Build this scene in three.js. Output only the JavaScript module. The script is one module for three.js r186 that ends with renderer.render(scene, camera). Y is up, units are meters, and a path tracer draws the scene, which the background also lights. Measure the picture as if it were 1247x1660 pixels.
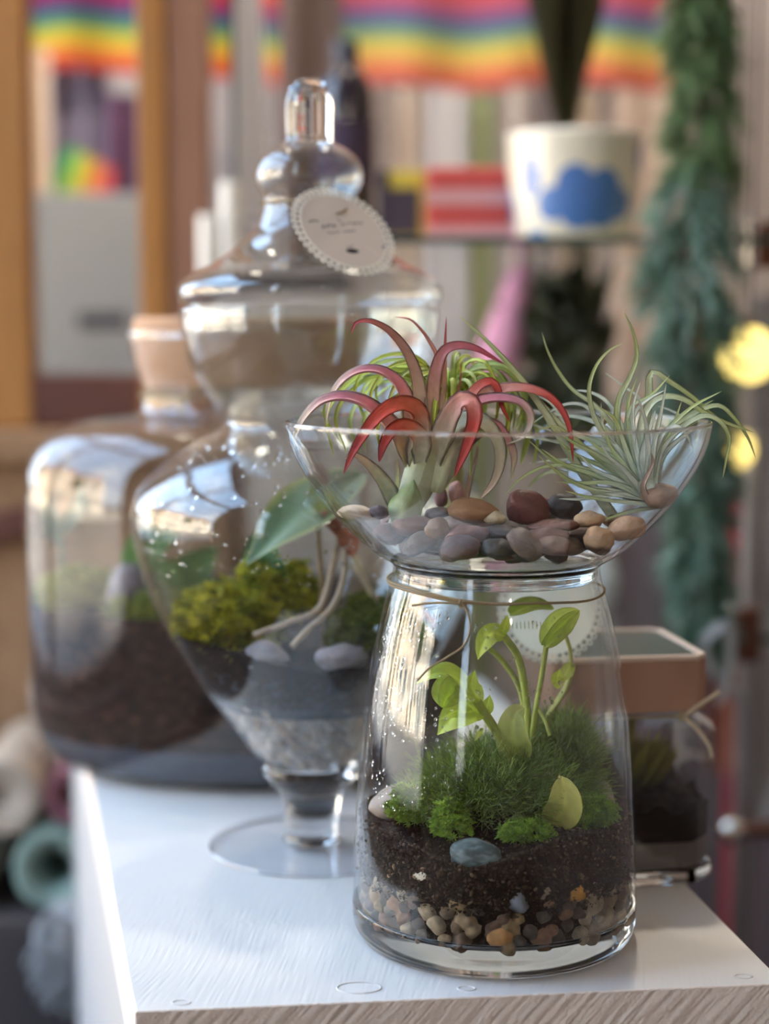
import * as THREE from 'three';
import { mergeGeometries, mergeVertices } from 'three/addons/utils/BufferGeometryUtils.js';
import { RoundedBoxGeometry } from 'three/addons/geometries/RoundedBoxGeometry.js';
import { ImprovedNoise } from 'three/addons/math/ImprovedNoise.js';

// ---------------------------------------------------------------- camera, sky, sun, exposure
const T = 0.75;                                   // height of the white bench top above the floor
const scene = new THREE.Scene();
const camera = new THREE.PerspectiveCamera(33.5, 1247 / 1660, 0.05, 200);
camera.position.set(0, T + 0.36, 0);
camera.rotation.set(THREE.MathUtils.degToRad(-6.2), 0, 0);
camera.focus = 0.965;
camera.userData.fStop = 2.5;

const perlin = new ImprovedNoise();
const noise = (x, y, z) => perlin.noise(x, y, z);
const fbm = (x, y, z, o = 4) => { let s = 0, a = 0.5, f = 1; for (let i = 0; i < o; i++) { s += a * perlin.noise(x * f, y * f, z * f); a *= 0.5; f *= 2.03; } return s; };
const smooth = (a, b, x) => { const t = Math.min(1, Math.max(0, (x - a) / (b - a))); return t * t * (3 - 2 * t); };
const lerp = (a, b, t) => a + (b - a) * t;

const skyTexture = (() => {
  const W = 512, H = 256, d = new Float32Array(W * H * 4);
  for (let j = 0; j < H; j++) for (let i = 0; i < W; i++) {
    const el = ((j + 0.5) / H - 0.5) * Math.PI, az = (i / W) * Math.PI * 2, s = Math.sin(el);
    const x = Math.cos(az) * Math.cos(el), z = Math.sin(az) * Math.cos(el);
    const t = Math.pow(Math.max(0, s), 0.55);
    let c = [lerp(3.6, 1.6, t), lerp(3.9, 2.75, t), lerp(4.2, 4.6, t)];
    if (s < 0) c = [1.2, 1.15, 1.1];
    const k = s > 0.02 ? smooth(0.05, 0.4, fbm(x / (s + 0.25) * 1.6, 3.3, z / (s + 0.25) * 1.6, 5)) * 0.75 : 0;
    const o = (j * W + i) * 4;
    d[o] = lerp(c[0], 6.2, k); d[o + 1] = lerp(c[1], 6.2, k); d[o + 2] = lerp(c[2], 6.4, k); d[o + 3] = 1;
  }
  const t = new THREE.DataTexture(d, W, H, THREE.RGBAFormat, THREE.FloatType);
  t.mapping = THREE.EquirectangularReflectionMapping; t.magFilter = THREE.LinearFilter; t.minFilter = THREE.LinearFilter; t.needsUpdate = true;
  return t;
})();
scene.background = skyTexture;
scene.backgroundIntensity = 1.0; scene.environmentIntensity = 1.0;

const sun = new THREE.DirectionalLight(new THREE.Color().setRGB(1, 0.84, 0.64), 38);
sun.position.set(7, 7.5, 4); sun.target.position.set(0, 0, 0);
sun.castShadow = true;
Object.assign(sun.shadow.camera, { left: -22, right: 22, top: 22, bottom: -22, near: 0.1, far: 60 });
sun.shadow.mapSize.set(4096, 4096);
sun.name = 'sun'; scene.add(sun); scene.add(sun.target);

const renderer = new THREE.WebGLRenderer({ antialias: true });
renderer.toneMapping = THREE.LinearToneMapping;
renderer.toneMappingExposure = 1.75;
renderer.shadowMap.enabled = true;
renderer.shadowMap.type = THREE.PCFSoftShadowMap;

// ---------------------------------------------------------------- helpers
const used = {};
function numbered(name) { const n = (used[name] = (used[name] ?? -1) + 1); return n ? `${name}_${String(n).padStart(3, '0')}` : name; }
function rng(seed) { let a = seed >>> 0; return () => { a = (a + 0x6d2b79f5) | 0; let t = Math.imul(a ^ (a >>> 15), 1 | a); t = (t + Math.imul(t ^ (t >>> 7), 61 | t)) ^ t; return ((t ^ (t >>> 14)) >>> 0) / 4294967296; }; }
const V = (x, y, z) => new THREE.Vector3(x, y, z);
const RGB = (r, g, b) => new THREE.Color().setRGB(r, g, b);
function tag(o, label, category, group, kind) {
  if (label) o.userData.label = label;
  if (category) o.userData.category = category;
  if (group) o.userData.group = group;
  if (kind) o.userData.kind = kind;
  return o;
}
// a thing: a Group standing at (x, T + y, z); its children are its parts
function thing(name, label, category, [x, y, z], group) {
  const g = new THREE.Group(); g.name = numbered(name); g.position.set(x, T + y, z); scene.add(g);
  return tag(g, label, category, group);
}
// a thing that is one mesh
function solo(name, geo, mat, label, category, [x, y, z] = [0, 0, 0], group) {
  const m = new THREE.Mesh(geo, mat); m.name = numbered(name); m.position.set(x, T + y, z); scene.add(m);
  return tag(m, label, category, group);
}
function part(parent, name, geo, mat, [x, y, z] = [0, 0, 0]) {
  const m = new THREE.Mesh(geo, mat);
  const n = parent.children.filter((c) => c.name === name || c.name.startsWith(name + '_')).length;
  m.name = n ? `${name}_${String(n).padStart(3, '0')}` : name;
  m.position.set(x, y, z); parent.add(m); return m;
}
function struct(name, geo, mat, [x, y, z] = [0, 0, 0]) {
  const m = new THREE.Mesh(geo, mat); m.name = numbered(name); m.position.set(x, y, z); m.userData.kind = 'structure'; scene.add(m); return m;
}
const box = (w, h, d, x = 0, y = 0, z = 0) => new THREE.BoxGeometry(w, h, d).translate(x, y, z);
const span = (x0, x1, y0, y1, z0, z1) => box(x1 - x0, y1 - y0, z1 - z0, (x0 + x1) / 2, (y0 + y1) / 2, (z0 + z1) / 2);
const rbox = (w, h, d, r = 0.004) => new RoundedBoxGeometry(w, h, d, 3, r);
const merge = (list) => mergeGeometries(list.map((g) => (g.index ? g.toNonIndexed() : g)), false);
function tube(points, r, seg = 40, rad = 8) { return new THREE.TubeGeometry(new THREE.CatmullRomCurve3(points, false, 'centripetal'), seg, r, rad, false); }

// smooth profile: [r, y] pairs -> denser Catmull-Rom points
function dense(pts, n = 4, sharp = []) {
  const out = [], P = (i) => pts[Math.min(pts.length - 1, Math.max(0, i))];
  for (let i = 0; i < pts.length - 1; i++) {
    const a = sharp.includes(i) ? P(i) : P(i - 1), b = P(i), c = P(i + 1), d = sharp.includes(i + 1) ? P(i + 1) : P(i + 2);
    for (let k = 0; k < n; k++) {
      const t = k / n, h = (p, q, r, s) => 0.5 * (2 * q + (r - p) * t + (2 * p - 5 * q + 4 * r - s) * t * t + (3 * q - p - 3 * r + s) * t * t * t);
      out.push([Math.max(0, h(a[0], b[0], c[0], d[0])), h(a[1], b[1], c[1], d[1])]);
    }
  }
  out.push(pts[pts.length - 1]);
  return out;
}
const lathe = (pts, seg = 128) => new THREE.LatheGeometry(pts.map(([r, y]) => new THREE.Vector2(r, y)), seg);
// the inner face of a wall of thickness t along a profile
function inset(pts, t) {
  return pts.map((p, i) => {
    const a = pts[Math.max(0, i - 1)], b = pts[Math.min(pts.length - 1, i + 1)];
    let dx = b[0] - a[0], dy = b[1] - a[1]; const l = Math.hypot(dx, dy) || 1; dx /= l; dy /= l;
    return [Math.max(0.0005, p[0] - dy * t), p[1] + dx * t];
  });
}
// radius of a profile at height y
function radiusAt(pts, y) {
  for (let i = 0; i < pts.length - 1; i++) { const [r0, y0] = pts[i], [r1, y1] = pts[i + 1]; if ((y0 - y) * (y1 - y) <= 0 && y0 !== y1) return lerp(r0, r1, (y - y0) / (y1 - y0)); }
  return pts[pts.length - 1][0];
}

// ---------------------------------------------------------------- procedural textures
function tex(w, h, f, { srgb = false, repeat = [1, 1] } = {}) {
  const d = new Uint8Array(w * h * 4);
  for (let j = 0; j < h; j++) for (let i = 0; i < w; i++) {
    const c = f(i / w, j / h), o = (j * w + i) * 4, a = Array.isArray(c) ? c : [c, c, c];
    for (let k = 0; k < 3; k++) d[o + k] = Math.max(0, Math.min(255, a[k] * 255)); d[o + 3] = 255;
  }
  const t = new THREE.DataTexture(d, w, h, THREE.RGBAFormat);
  t.wrapS = t.wrapT = THREE.RepeatWrapping; t.magFilter = THREE.LinearFilter; t.minFilter = THREE.LinearMipmapLinearFilter;
  if (srgb) t.colorSpace = THREE.SRGBColorSpace; t.repeat.set(...repeat); t.needsUpdate = true; return t;
}
// periodic noise on the unit square
const pn = (u, v, f, z = 0) => { const a = u * Math.PI * 2, b = v * Math.PI * 2; return perlin.noise(Math.cos(a) * f + 7, Math.sin(a) * f + z, Math.cos(b) * f + 3) * 0.6 + perlin.noise(Math.sin(b) * f + 1, Math.cos(a) * f, Math.sin(a) * f + z) * 0.6; };

const R0 = rng(11);
const grainTable = new Float32Array(256 * 256).map(() => R0());
const cell = (i, j) => grainTable[((j & 255) << 8) | (i & 255)];
const vnoise = (u, v, n) => { const x = u * n, y = v * n, i = Math.floor(x), j = Math.floor(y), a = x - i, b = y - j, m = (k) => ((k % n) + n) % n, s = a * a * (3 - 2 * a), t = b * b * (3 - 2 * b); return lerp(lerp(cell(m(i), m(j)), cell(m(i + 1), m(j)), s), lerp(cell(m(i), m(j + 1)), cell(m(i + 1), m(j + 1)), s), t); };
const soilH = (u, v) => 0.4 * vnoise(u, v, 24) + 0.3 * vnoise(u + 0.3, v + 0.1, 60) + 0.35 * vnoise(u + 0.1, v + 0.7, 140);
const soilMap = tex(512, 512, (u, v) => { const h = soilH(u, v), s = vnoise(u + 0.5, v + 0.2, 160), k = Math.pow(h, 2.6); const fleck = s > 0.88 ? 0.13 : 0; return [0.09 + k * 0.36 + fleck, 0.06 + k * 0.23 + fleck * 0.7, 0.05 + k * 0.15 + fleck * 0.45]; }, { srgb: true });
const soilBump = tex(512, 512, (u, v) => soilH(u, v));
const woodMap = (a, b) => tex(256, 512, (u, v) => { const w = vnoise(u + 0.15 * vnoise(u, v, 3), v * 0.5, 64) * 0.5 + vnoise(u * 1, v, 4) * 0.3 + 0.2 * vnoise(u, v * 0.25, 128); return [0, 1, 2].map((k) => lerp(a[k], b[k], w)); }, { srgb: true });
// white paint brushed over sawn boards: long strokes, with a slant on the end face
const paintBump = tex(512, 512, (u, v) => 0.5 * vnoise(u + 0.04 * vnoise(u, v, 4), v * 0.06, 180) + 0.3 * vnoise(u, v * 0.12, 90) + 0.2 * vnoise(u, v, 20));
const sawBump = tex(512, 512, (u, v) => { const w = u - v * 0.9 + 0.03 * vnoise(u, v, 5), s = u * 0.9 + v; return 0.55 * vnoise(w, s * 0.06, 70) + 0.3 * vnoise(w, s * 0.12, 150) + 0.15 * vnoise(u, v, 200); });
const weaveBump = tex(256, 256, (u, v) => 0.5 + 0.25 * Math.sin(u * Math.PI * 128) + 0.25 * Math.sin(v * Math.PI * 128));
const clayBump = tex(256, 256, (u, v) => 0.6 * vnoise(u, v, 12) + 0.4 * vnoise(u, v, 60));
const leafBump = tex(256, 256, (u, v) => 0.7 * vnoise(u, v * 0.3, 60) + 0.3 * vnoise(u, v, 120));

// ---------------------------------------------------------------- materials
const std = (o) => new THREE.MeshStandardMaterial(o);
const phys = (o) => new THREE.MeshPhysicalMaterial(o);
const M = {
  // one sheet of glass that stands for both faces of a blown wall
  sheet: phys({ name: 'clear_glass', color: RGB(0.965, 0.98, 0.98), transmission: 1, thickness: 0, roughness: 0, ior: 1.5 }),
  sheetStrong: phys({ name: 'clear_glass_double', color: RGB(0.95, 0.965, 0.97), transmission: 1, thickness: 0, roughness: 0, ior: 1.72 }),
  glass: phys({ name: 'solid_glass', color: RGB(1, 1, 1), transmission: 1, thickness: 0.02, roughness: 0, ior: 1.5, attenuationColor: RGB(0.8, 0.9, 0.93), attenuationDistance: 0.25 }),
  sheetFoot: phys({ name: 'foot_glass', color: RGB(0.97, 0.975, 0.985), transmission: 1, thickness: 0, roughness: 0, ior: 1.22 }),
  pane: phys({ name: 'window_glass', color: RGB(0.98, 0.99, 0.985), transmission: 1, thickness: 0, roughness: 0, ior: 1.5 }),
  shelfGlass: phys({ name: 'shelf_glass', color: RGB(0.9, 0.95, 0.93), transmission: 1, thickness: 0, roughness: 0.02, ior: 1.5 }),
  shelfEdge: std({ color: RGB(0.03, 0.06, 0.05), roughness: 0.2 }),
  water: phys({ name: 'water_drop', color: RGB(1, 1, 1), transmission: 1, thickness: 0.002, roughness: 0, ior: 1.33 }),
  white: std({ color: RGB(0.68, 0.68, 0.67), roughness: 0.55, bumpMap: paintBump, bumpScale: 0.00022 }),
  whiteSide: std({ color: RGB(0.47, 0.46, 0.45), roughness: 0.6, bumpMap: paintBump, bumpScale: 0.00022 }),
  whiteSaw: std({ color: RGB(0.78, 0.69, 0.62), roughness: 0.6, bumpMap: sawBump, bumpScale: 0.0017 }),
  soil: std({ map: soilMap, color: RGB(0.72, 0.7, 0.7), bumpMap: soilBump, bumpScale: 0.0022, roughness: 1 }),
  soilPlain: std({ map: soilMap, color: RGB(1.2, 1.15, 1.15), bumpMap: soilBump, bumpScale: 0.003, roughness: 1 }),
  stone: std({ vertexColors: true, roughness: 0.55, bumpMap: clayBump, bumpScale: 0.0004 }),
  leaf: phys({ vertexColors: true, roughness: 0.55, bumpMap: leafBump, bumpScale: 0.0002, sheen: 0.12, sheenColor: RGB(0.8, 0.8, 0.75), sheenRoughness: 0.6 }),
  thinLeaf: phys({ vertexColors: true, roughness: 0.6, transmission: 0.42, thickness: 0 }),
  twine: std({ color: RGB(0.52, 0.4, 0.23), roughness: 0.95, bumpMap: weaveBump, bumpScale: 0.0003 }),
  paleTwine: std({ color: RGB(0.72, 0.6, 0.44), roughness: 0.95, bumpMap: weaveBump, bumpScale: 0.0003 }),
  cork: std({ color: RGB(0.55, 0.33, 0.2), roughness: 0.9, bumpMap: clayBump, bumpScale: 0.001 }),
  paper: std({ color: RGB(0.88, 0.85, 0.77), roughness: 0.9 }),
  lidWood: std({ map: woodMap([0.54, 0.4, 0.33], [0.69, 0.54, 0.45]), roughness: 0.6 }),
  lidWoodLight: std({ color: RGB(0.62, 0.5, 0.42), roughness: 0.5 }),
  slate: std({ color: RGB(0.05, 0.07, 0.065), roughness: 0.35 }),
  oak: std({ map: woodMap([0.56, 0.36, 0.15], [0.76, 0.52, 0.25]), roughness: 0.5 }),
  oakPink: std({ map: woodMap([0.5, 0.33, 0.24], [0.66, 0.47, 0.36]), roughness: 0.6 }),
  oakDark: std({ map: woodMap([0.3, 0.15, 0.1], [0.42, 0.23, 0.16]), roughness: 0.6 }),
  tan: std({ map: woodMap([0.52, 0.39, 0.27], [0.66, 0.51, 0.37]), roughness: 0.8 }),
  chrome: std({ color: RGB(0.8, 0.78, 0.74), roughness: 0.18, metalness: 1 }),
  steel: std({ color: RGB(0.36, 0.36, 0.38), roughness: 0.4, metalness: 1 }),
};
const paint = (r, g, b, o = {}) => std({ color: RGB(r, g, b), roughness: 0.85, ...o });
const cloth = (r, g, b) => phys({ color: RGB(r, g, b), roughness: 0.95, bumpMap: weaveBump, bumpScale: 0.0006, sheen: 0.4, sheenColor: RGB(r * 0.5 + 0.3, g * 0.5 + 0.3, b * 0.5 + 0.3), sheenRoughness: 0.6 });

function colorize(geo, f) {
  const p = geo.attributes.position, c = new Float32Array(p.count * 3);
  for (let i = 0; i < p.count; i++) { const k = f(p.getX(i), p.getY(i), p.getZ(i), i); c[i * 3] = k[0]; c[i * 3 + 1] = k[1]; c[i * 3 + 2] = k[2]; }
  geo.setAttribute('color', new THREE.BufferAttribute(c, 3)); return geo;
}
// a stone: an uneven rounded lump with mottled colour of its own; facet 0 = river-worn, 1 = broken
function stone(seed, [sx, sy, sz], color, { facet = 0.2, detail = 7, mottle = 0.35, band, under } = {}) {
  let g = new THREE.IcosahedronGeometry(1, detail); g.deleteAttribute('normal'); g.deleteAttribute('uv'); g = mergeVertices(g, 1e-5);
  const r = rng(seed), cuts = [];
  for (let i = 0; i < 9; i++) { const z = r() * 2 - 1, a = r() * 6.283, q = Math.sqrt(1 - z * z); cuts.push([q * Math.cos(a), z, q * Math.sin(a), 0.66 + r() * 0.3]); }
  const p = g.attributes.position, o = seed * 1.37;
  const uv = new Float32Array(p.count * 2);
  for (let i = 0; i < p.count; i++) {
    let x = p.getX(i), y = p.getY(i), z = p.getZ(i);
    let k = 1 + 0.42 * fbm(x * 0.9 + o, y * 0.9, z * 0.9 + o, 2) + 0.06 * fbm(x * 3 + o, y * 3, z * 3, 2);
    for (const [a, b, c, d] of cuts) { const t = x * a + y * b + z * c; if (t * k > d) k = lerp(k, d / t, facet * 0.9 + 0.1); }
    uv[i * 2] = Math.atan2(z, x) * 1.5 * sx * 10; uv[i * 2 + 1] = y * sy * 20;
    p.setXYZ(i, x * k * sx, y * k * sy, z * k * sz);
  }
  g.setAttribute('uv', new THREE.BufferAttribute(uv, 2));
  g.computeVertexNormals();
  return colorize(g, (x, y, z) => { const m = 1 + mottle * 2 * fbm(x / sx * 1.7 + o, y / sy * 1.7, z / sz * 1.7, 4); const b = band ? smooth(0.08, 0.2, Math.abs(fbm(x / sx + 9, y / sy * 2.5, z / sz, 2))) : 1; return color.map((c, i) => Math.max(0.004, c * m * (under ? lerp(under[i], 1, smooth(-0.55, -0.2, y / sy + 0.3 * fbm(x / sx, 3, z / sz, 2))) : 1) * (band ? lerp(band[i], 1, b) : 1))); });
}
// a strap leaf along a curve: channelled section, colour runs over stops [s, r, g, b] from base to tip
const _n = V(0, 0, 0);
function strap(pts, width, stops, { face = [0.1, 0.55, 0.85], cup = 0.35, thick = 0.22, base = 0.75, power = 0.7, N = 30, under = 0.8, edge } = {}) {
  const curve = new THREE.CatmullRomCurve3(pts, false, 'centripetal'), pos = [], col = [], uv = [], idx = [];
  const us = [-1, -0.55, 0, 0.55, 1, 0.6, 0, -0.6], K = us.length, F = V(...face).normalize();
  const L = curve.getLength(); let side = null;
  for (let i = 0; i <= N; i++) {
    const s = i / N, p = curve.getPointAt(s), t = curve.getTangentAt(s);
    let sd = new THREE.Vector3().crossVectors(t, F); if (sd.length() < 0.25 && side) sd.lerp(side, 0.7); sd.normalize();
    if (side && sd.dot(side) < -0.2) sd.negate(); side = sd.clone();
    _n.crossVectors(sd, t).normalize();
    const w = width * Math.max(0.02, Math.pow(1 - s, power) * lerp(base, 1, smooth(0, 0.25, s))) * 0.5, th = Math.max(0.00018, w * thick);
    let a = stops[0], b = stops[stops.length - 1];
    for (let k = 0; k < stops.length - 1; k++) if (s >= stops[k][0] && s <= stops[k + 1][0]) { a = stops[k]; b = stops[k + 1]; }
    const f = b[0] > a[0] ? (s - a[0]) / (b[0] - a[0]) : 0;
    for (let k = 0; k < K; k++) {
      const u = us[k], low = k > 4, h = cup * w * u * u - (low ? th * 2 * (1 - 0.7 * u * u) : 0);
      pos.push(p.x + sd.x * u * w + _n.x * h, p.y + sd.y * u * w + _n.y * h, p.z + sd.z * u * w + _n.z * h);
      const m = (low ? under : 1) * (1 + 0.25 * noise(s * L * 300 + pts[0].x * 999, u * 2.3, pts[0].y * 777));
      const e = edge && Math.abs(u) > 0.9 ? 0.6 : 0;
      for (let c = 1; c < 4; c++) { let q = lerp(a[c], b[c], f); if (e) q = lerp(q, edge[c - 1], e); col.push(Math.max(0.003, q * m)); }
      uv.push(u * w * 20, s * L * 20);
    }
  }
  for (let i = 0; i < N; i++) for (let k = 0; k < K; k++) { const a = i * K + k, b = i * K + (k + 1) % K; idx.push(a, a + K, b, b, a + K, b + K); }
  const g = new THREE.BufferGeometry();
  g.setAttribute('position', new THREE.Float32BufferAttribute(pos, 3)); g.setAttribute('uv', new THREE.Float32BufferAttribute(uv, 2)); g.setAttribute('color', new THREE.Float32BufferAttribute(col, 3));
  g.setIndex(idx); g.computeVertexNormals(); return g;
}
// a broad leaf blade: outline width over length, with a midrib fold and a bend
function blade(pts, width, c0, c1, { face = [0.1, 0.5, 0.85], fold = 0.25, point = 1, N = 20, rim, round } = {}) {
  const curve = new THREE.CatmullRomCurve3(pts, false, 'centripetal'), pos = [], col = [], uv = [], idx = [], F = V(...face).normalize(), K = 9;
  for (let i = 0; i <= N; i++) {
    const s = i / N, p = curve.getPointAt(s), t = curve.getTangentAt(s), sd = new THREE.Vector3().crossVectors(t, F).normalize(), n = new THREE.Vector3().crossVectors(sd, t);
    const w = width * 0.5 * Math.max(0.03, Math.pow(Math.sin(Math.PI * Math.pow(lerp(0.04, 1, s), 0.8)), point));
    for (let k = 0; k < K; k++) {
      const u = (k / (K - 1)) * 2 - 1, h = fold * w * (round ? u * u : Math.abs(u)) + 0.05 * w * Math.sin(s * 9 + k);
      pos.push(p.x + sd.x * u * w + n.x * h, p.y + sd.y * u * w + n.y * h, p.z + sd.z * u * w + n.z * h); uv.push(u, s);
      const m = 1 + 0.25 * noise(s * 8, u * 4, width * 1000) + (Math.abs(u) < 0.1 ? 0.3 : 0);
      for (let c = 0; c < 3; c++) col.push(Math.max(0.003, (rim && Math.abs(u) > 0.85 ? rim[c] : lerp(c0[c], c1[c], s)) * m));
    }
  }
  for (let i = 0; i < N; i++) for (let k = 0; k < K - 1; k++) { const a = i * K + k; idx.push(a, a + K, a + 1, a + 1, a + K, a + K + 1); }
  const g = new THREE.BufferGeometry();
  g.setAttribute('position', new THREE.Float32BufferAttribute(pos, 3)); g.setAttribute('uv', new THREE.Float32BufferAttribute(uv, 2)); g.setAttribute('color', new THREE.Float32BufferAttribute(col, 3));
  g.setIndex(idx); g.computeVertexNormals(); return g;
}
function tinted(geo, c) { return colorize(geo, (x, y, z) => { const m = 1 + 0.3 * noise(x * 300, y * 300, z * 300); return c.map((v) => v * m); }); }
// earth filling a round vessel: side follows radius(y), the top is a mound top(x, z)
function earth(radius, y0, top, { seg = 160, rows = 30, rings = 26, rough = 0.0012, seed = 1 } = {}) {
  const pos = [], uv = [], idx = [];
  for (let i = 0; i <= seg; i++) {
    const a = (i / seg) * Math.PI * 2, ca = Math.cos(a), sa = Math.sin(a);
    let ye = y0; for (let k = 0; k < 5; k++) { const r = radius(Math.max(y0, ye)); ye = top(r * ca, r * sa); }
    for (let j = 0; j <= rows; j++) { const y = lerp(y0, ye, j / rows), r = radius(y) - rough * Math.abs(fbm(ca * 14 + seed, y * 160, sa * 14, 3)) * 2; pos.push(r * ca, y, r * sa); uv.push((a / 6.2832) * 7, y * 14); }
    for (let j = 1; j <= rings; j++) { const r = radius(ye) * (1 - j / rings), x = r * ca, z = r * sa; pos.push(x, top(x, z) + rough * 2.5 * fbm(x * 220, seed, z * 220, 3), z); uv.push(x * 14, z * 14); }
  }
  const S = rows + rings + 1;
  for (let i = 0; i < seg; i++) for (let j = 0; j < S - 1; j++) { const a = i * S + j, b = a + S; idx.push(a, a + 1, b, b, a + 1, b + 1); }
  const g = new THREE.BufferGeometry();
  g.setAttribute('position', new THREE.Float32BufferAttribute(pos, 3)); g.setAttribute('uv', new THREE.Float32BufferAttribute(uv, 2)); g.setIndex(idx); g.computeVertexNormals(); return g;
}
// scattered copies of one small shape: moss, needles, drops
function scatter(name, geo, mat, n, place, color) {
  const im = new THREE.InstancedMesh(geo, mat, n), m = new THREE.Matrix4(), q = new THREE.Quaternion(), e = new THREE.Euler(), c = new THREE.Color();
  for (let i = 0; i < n; i++) { const s = place(i); e.set(...s.turn); q.setFromEuler(e); m.compose(s.at, s.q ?? q, V(...(s.scale.length ? s.scale : [s.scale, s.scale, s.scale]))); im.setMatrixAt(i, m); if (color) { const k = color(i, s.at); im.setColorAt(i, c.setRGB(...k)); } }
  im.name = name; return im;
}

// ---------------------------------------------------------------- the room
const LX = -1.3, RX = 1.5, BZ = -3.2, FZ = 2.6, CH = 3.9;
const wallPaint = paint(0.42, 0.36, 0.33), wallLight = paint(0.42, 0.37, 0.34), ceilPaint = paint(0.34, 0.31, 0.29);
struct('floor', span(LX - 0.2, RX + 0.2, -0.15, 0, BZ - 0.2, FZ + 0.2), std({ map: woodMap([0.2, 0.15, 0.12], [0.3, 0.23, 0.19]), roughness: 0.6 }));
struct('ceiling', span(LX - 0.2, RX + 0.2, CH, CH + 0.2, BZ - 0.2, FZ + 0.2), ceilPaint);
struct('wall_back', span(LX - 0.2, RX + 0.2, 0, CH, BZ - 0.2, BZ), wallPaint);
struct('wall_right', span(RX, RX + 0.2, 0, CH, BZ, FZ), paint(0.17, 0.135, 0.12));
struct('wall_front', span(LX - 0.2, RX + 0.2, 0, CH, FZ, FZ + 0.2), paint(0.2, 0.16, 0.14));
const OPEN = [[-2.98, -0.28], [0.95, 1.8]], SILL = 0.55, HEAD = 3.72;
{
  const x0 = LX - 0.2, x1 = LX, g = [];
  g.push(span(x0, x1, 0, SILL, BZ, FZ), span(x0, x1, HEAD, CH, BZ, FZ));
  g.push(span(x0, x1, SILL, HEAD, BZ, OPEN[0][0]), span(x0, x1, SILL, HEAD, OPEN[0][1], OPEN[1][0]), span(x0, x1, SILL, HEAD, OPEN[1][1], FZ));
  struct('wall_left', merge(g), wallLight);
}
OPEN.forEach(([z0, z1], i) => {
  const root = new THREE.Group(); root.name = `window_${i + 1}`; root.userData.kind = 'structure'; scene.add(root);
  const fr = 0.06, x0 = LX - 0.13, x1 = LX - 0.06, g = [];
  g.push(span(x0, x1, SILL, SILL + fr, z0, z1), span(x0, x1, HEAD - fr, HEAD, z0, z1), span(x0, x1, SILL, HEAD, z0, z0 + fr), span(x0, x1, SILL, HEAD, z1 - fr, z1));
  part(root, 'window_frame', merge(g), M.oakDark);
  const bays = i ? [z0, z1] : [z0, -1.59, z1];
  if (!i) part(root, 'mullion', span(x0, x1, SILL, HEAD, -1.635, -1.545), M.oakDark);
  part(root, 'transom', span(x0, x1, 2.4, 2.47, z0, z1), M.oakDark);
  for (let k = 0; k < bays.length - 1; k++) { part(root, 'pane', span(LX - 0.1, LX - 0.094, SILL + fr, 2.41, bays[k] + 0.03, bays[k + 1] - 0.03), M.pane); part(root, 'pane', span(LX - 0.1, LX - 0.094, 2.46, HEAD - fr, bays[k] + 0.03, bays[k + 1] - 0.03), M.pane); }
  part(root, 'window_sill', span(LX - 0.2, LX + 0.06, SILL - 0.04, SILL, z0 - 0.03, z1 + 0.03), M.oakDark);
});

// ---------------------------------------------------------------- the street outside, seen in the glass
struct('street', span(-60, -1.5, -0.2, -0.02, -40, 40), paint(0.14, 0.135, 0.13));
struct('pavement', span(-14.9, -12.5, -0.1, 0.08, -40, 40), paint(0.5, 0.48, 0.44));
const houseDefs = [
  [-9.2, 4.4, [0.78, 0.68, 0.55], 'cream rendered house across the street, the lowest of the terrace'],
  [-3.0, 5.4, [0.72, 0.62, 0.52], 'sand coloured house across the street between two neighbours'],
  [3.4, 4.9, [0.8, 0.74, 0.66], 'pale house across the street at the near end of the terrace'],
];
houseDefs.forEach(([z, h, c, label], i) => {
  const w = 5.9, h0 = thing('terrace_house', label, 'house', [-18, -T, z], 'houses across the street');
  part(h0, 'wall', span(-3, 3, 0, h, -w / 2, w / 2), paint(...c));
  const roof = new THREE.Shape([new THREE.Vector2(-3.3, 0), new THREE.Vector2(3.3, 0), new THREE.Vector2(0, 1.4)]);
  part(h0, 'roof', new THREE.ExtrudeGeometry(roof, { depth: w, bevelEnabled: false }).translate(0, h, -w / 2), paint(0.28, 0.14, 0.1));
  part(h0, 'chimney', span(-0.4, 0.4, h, h + 2.1, 1.6, 2.3), paint(0.4, 0.2, 0.14));
  for (const y of [0.9, 3.0]) for (const zz of [-1.6, 0, 1.6]) {
    if (y < 1 && zz === 0) { const d = part(h0, 'door', span(3, 3.06, 0.1, 2.2, -0.5, 0.5), paint(0.1, 0.16, 0.2)); part(d, 'handle', span(3.06, 3.1, 1.05, 1.15, 0.3, 0.38), M.chrome); continue; }
    if (y + 1.2 > h) continue;
    const f = part(h0, 'window', merge([span(3, 3.08, y, y + 0.08, zz - 0.5, zz + 0.5), span(3, 3.08, y + 1.1, y + 1.2, zz - 0.5, zz + 0.5), span(3, 3.08, y, y + 1.2, zz - 0.5, zz - 0.42), span(3, 3.08, y, y + 1.2, zz + 0.42, zz + 0.5)]), paint(0.8, 0.78, 0.74));
    part(f, 'pane', span(3.005, 3.02, y + 0.08, y + 1.1, zz - 0.42, zz + 0.42), paint(0.06, 0.08, 0.1, { roughness: 0.1 }));
  }
});
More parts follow.
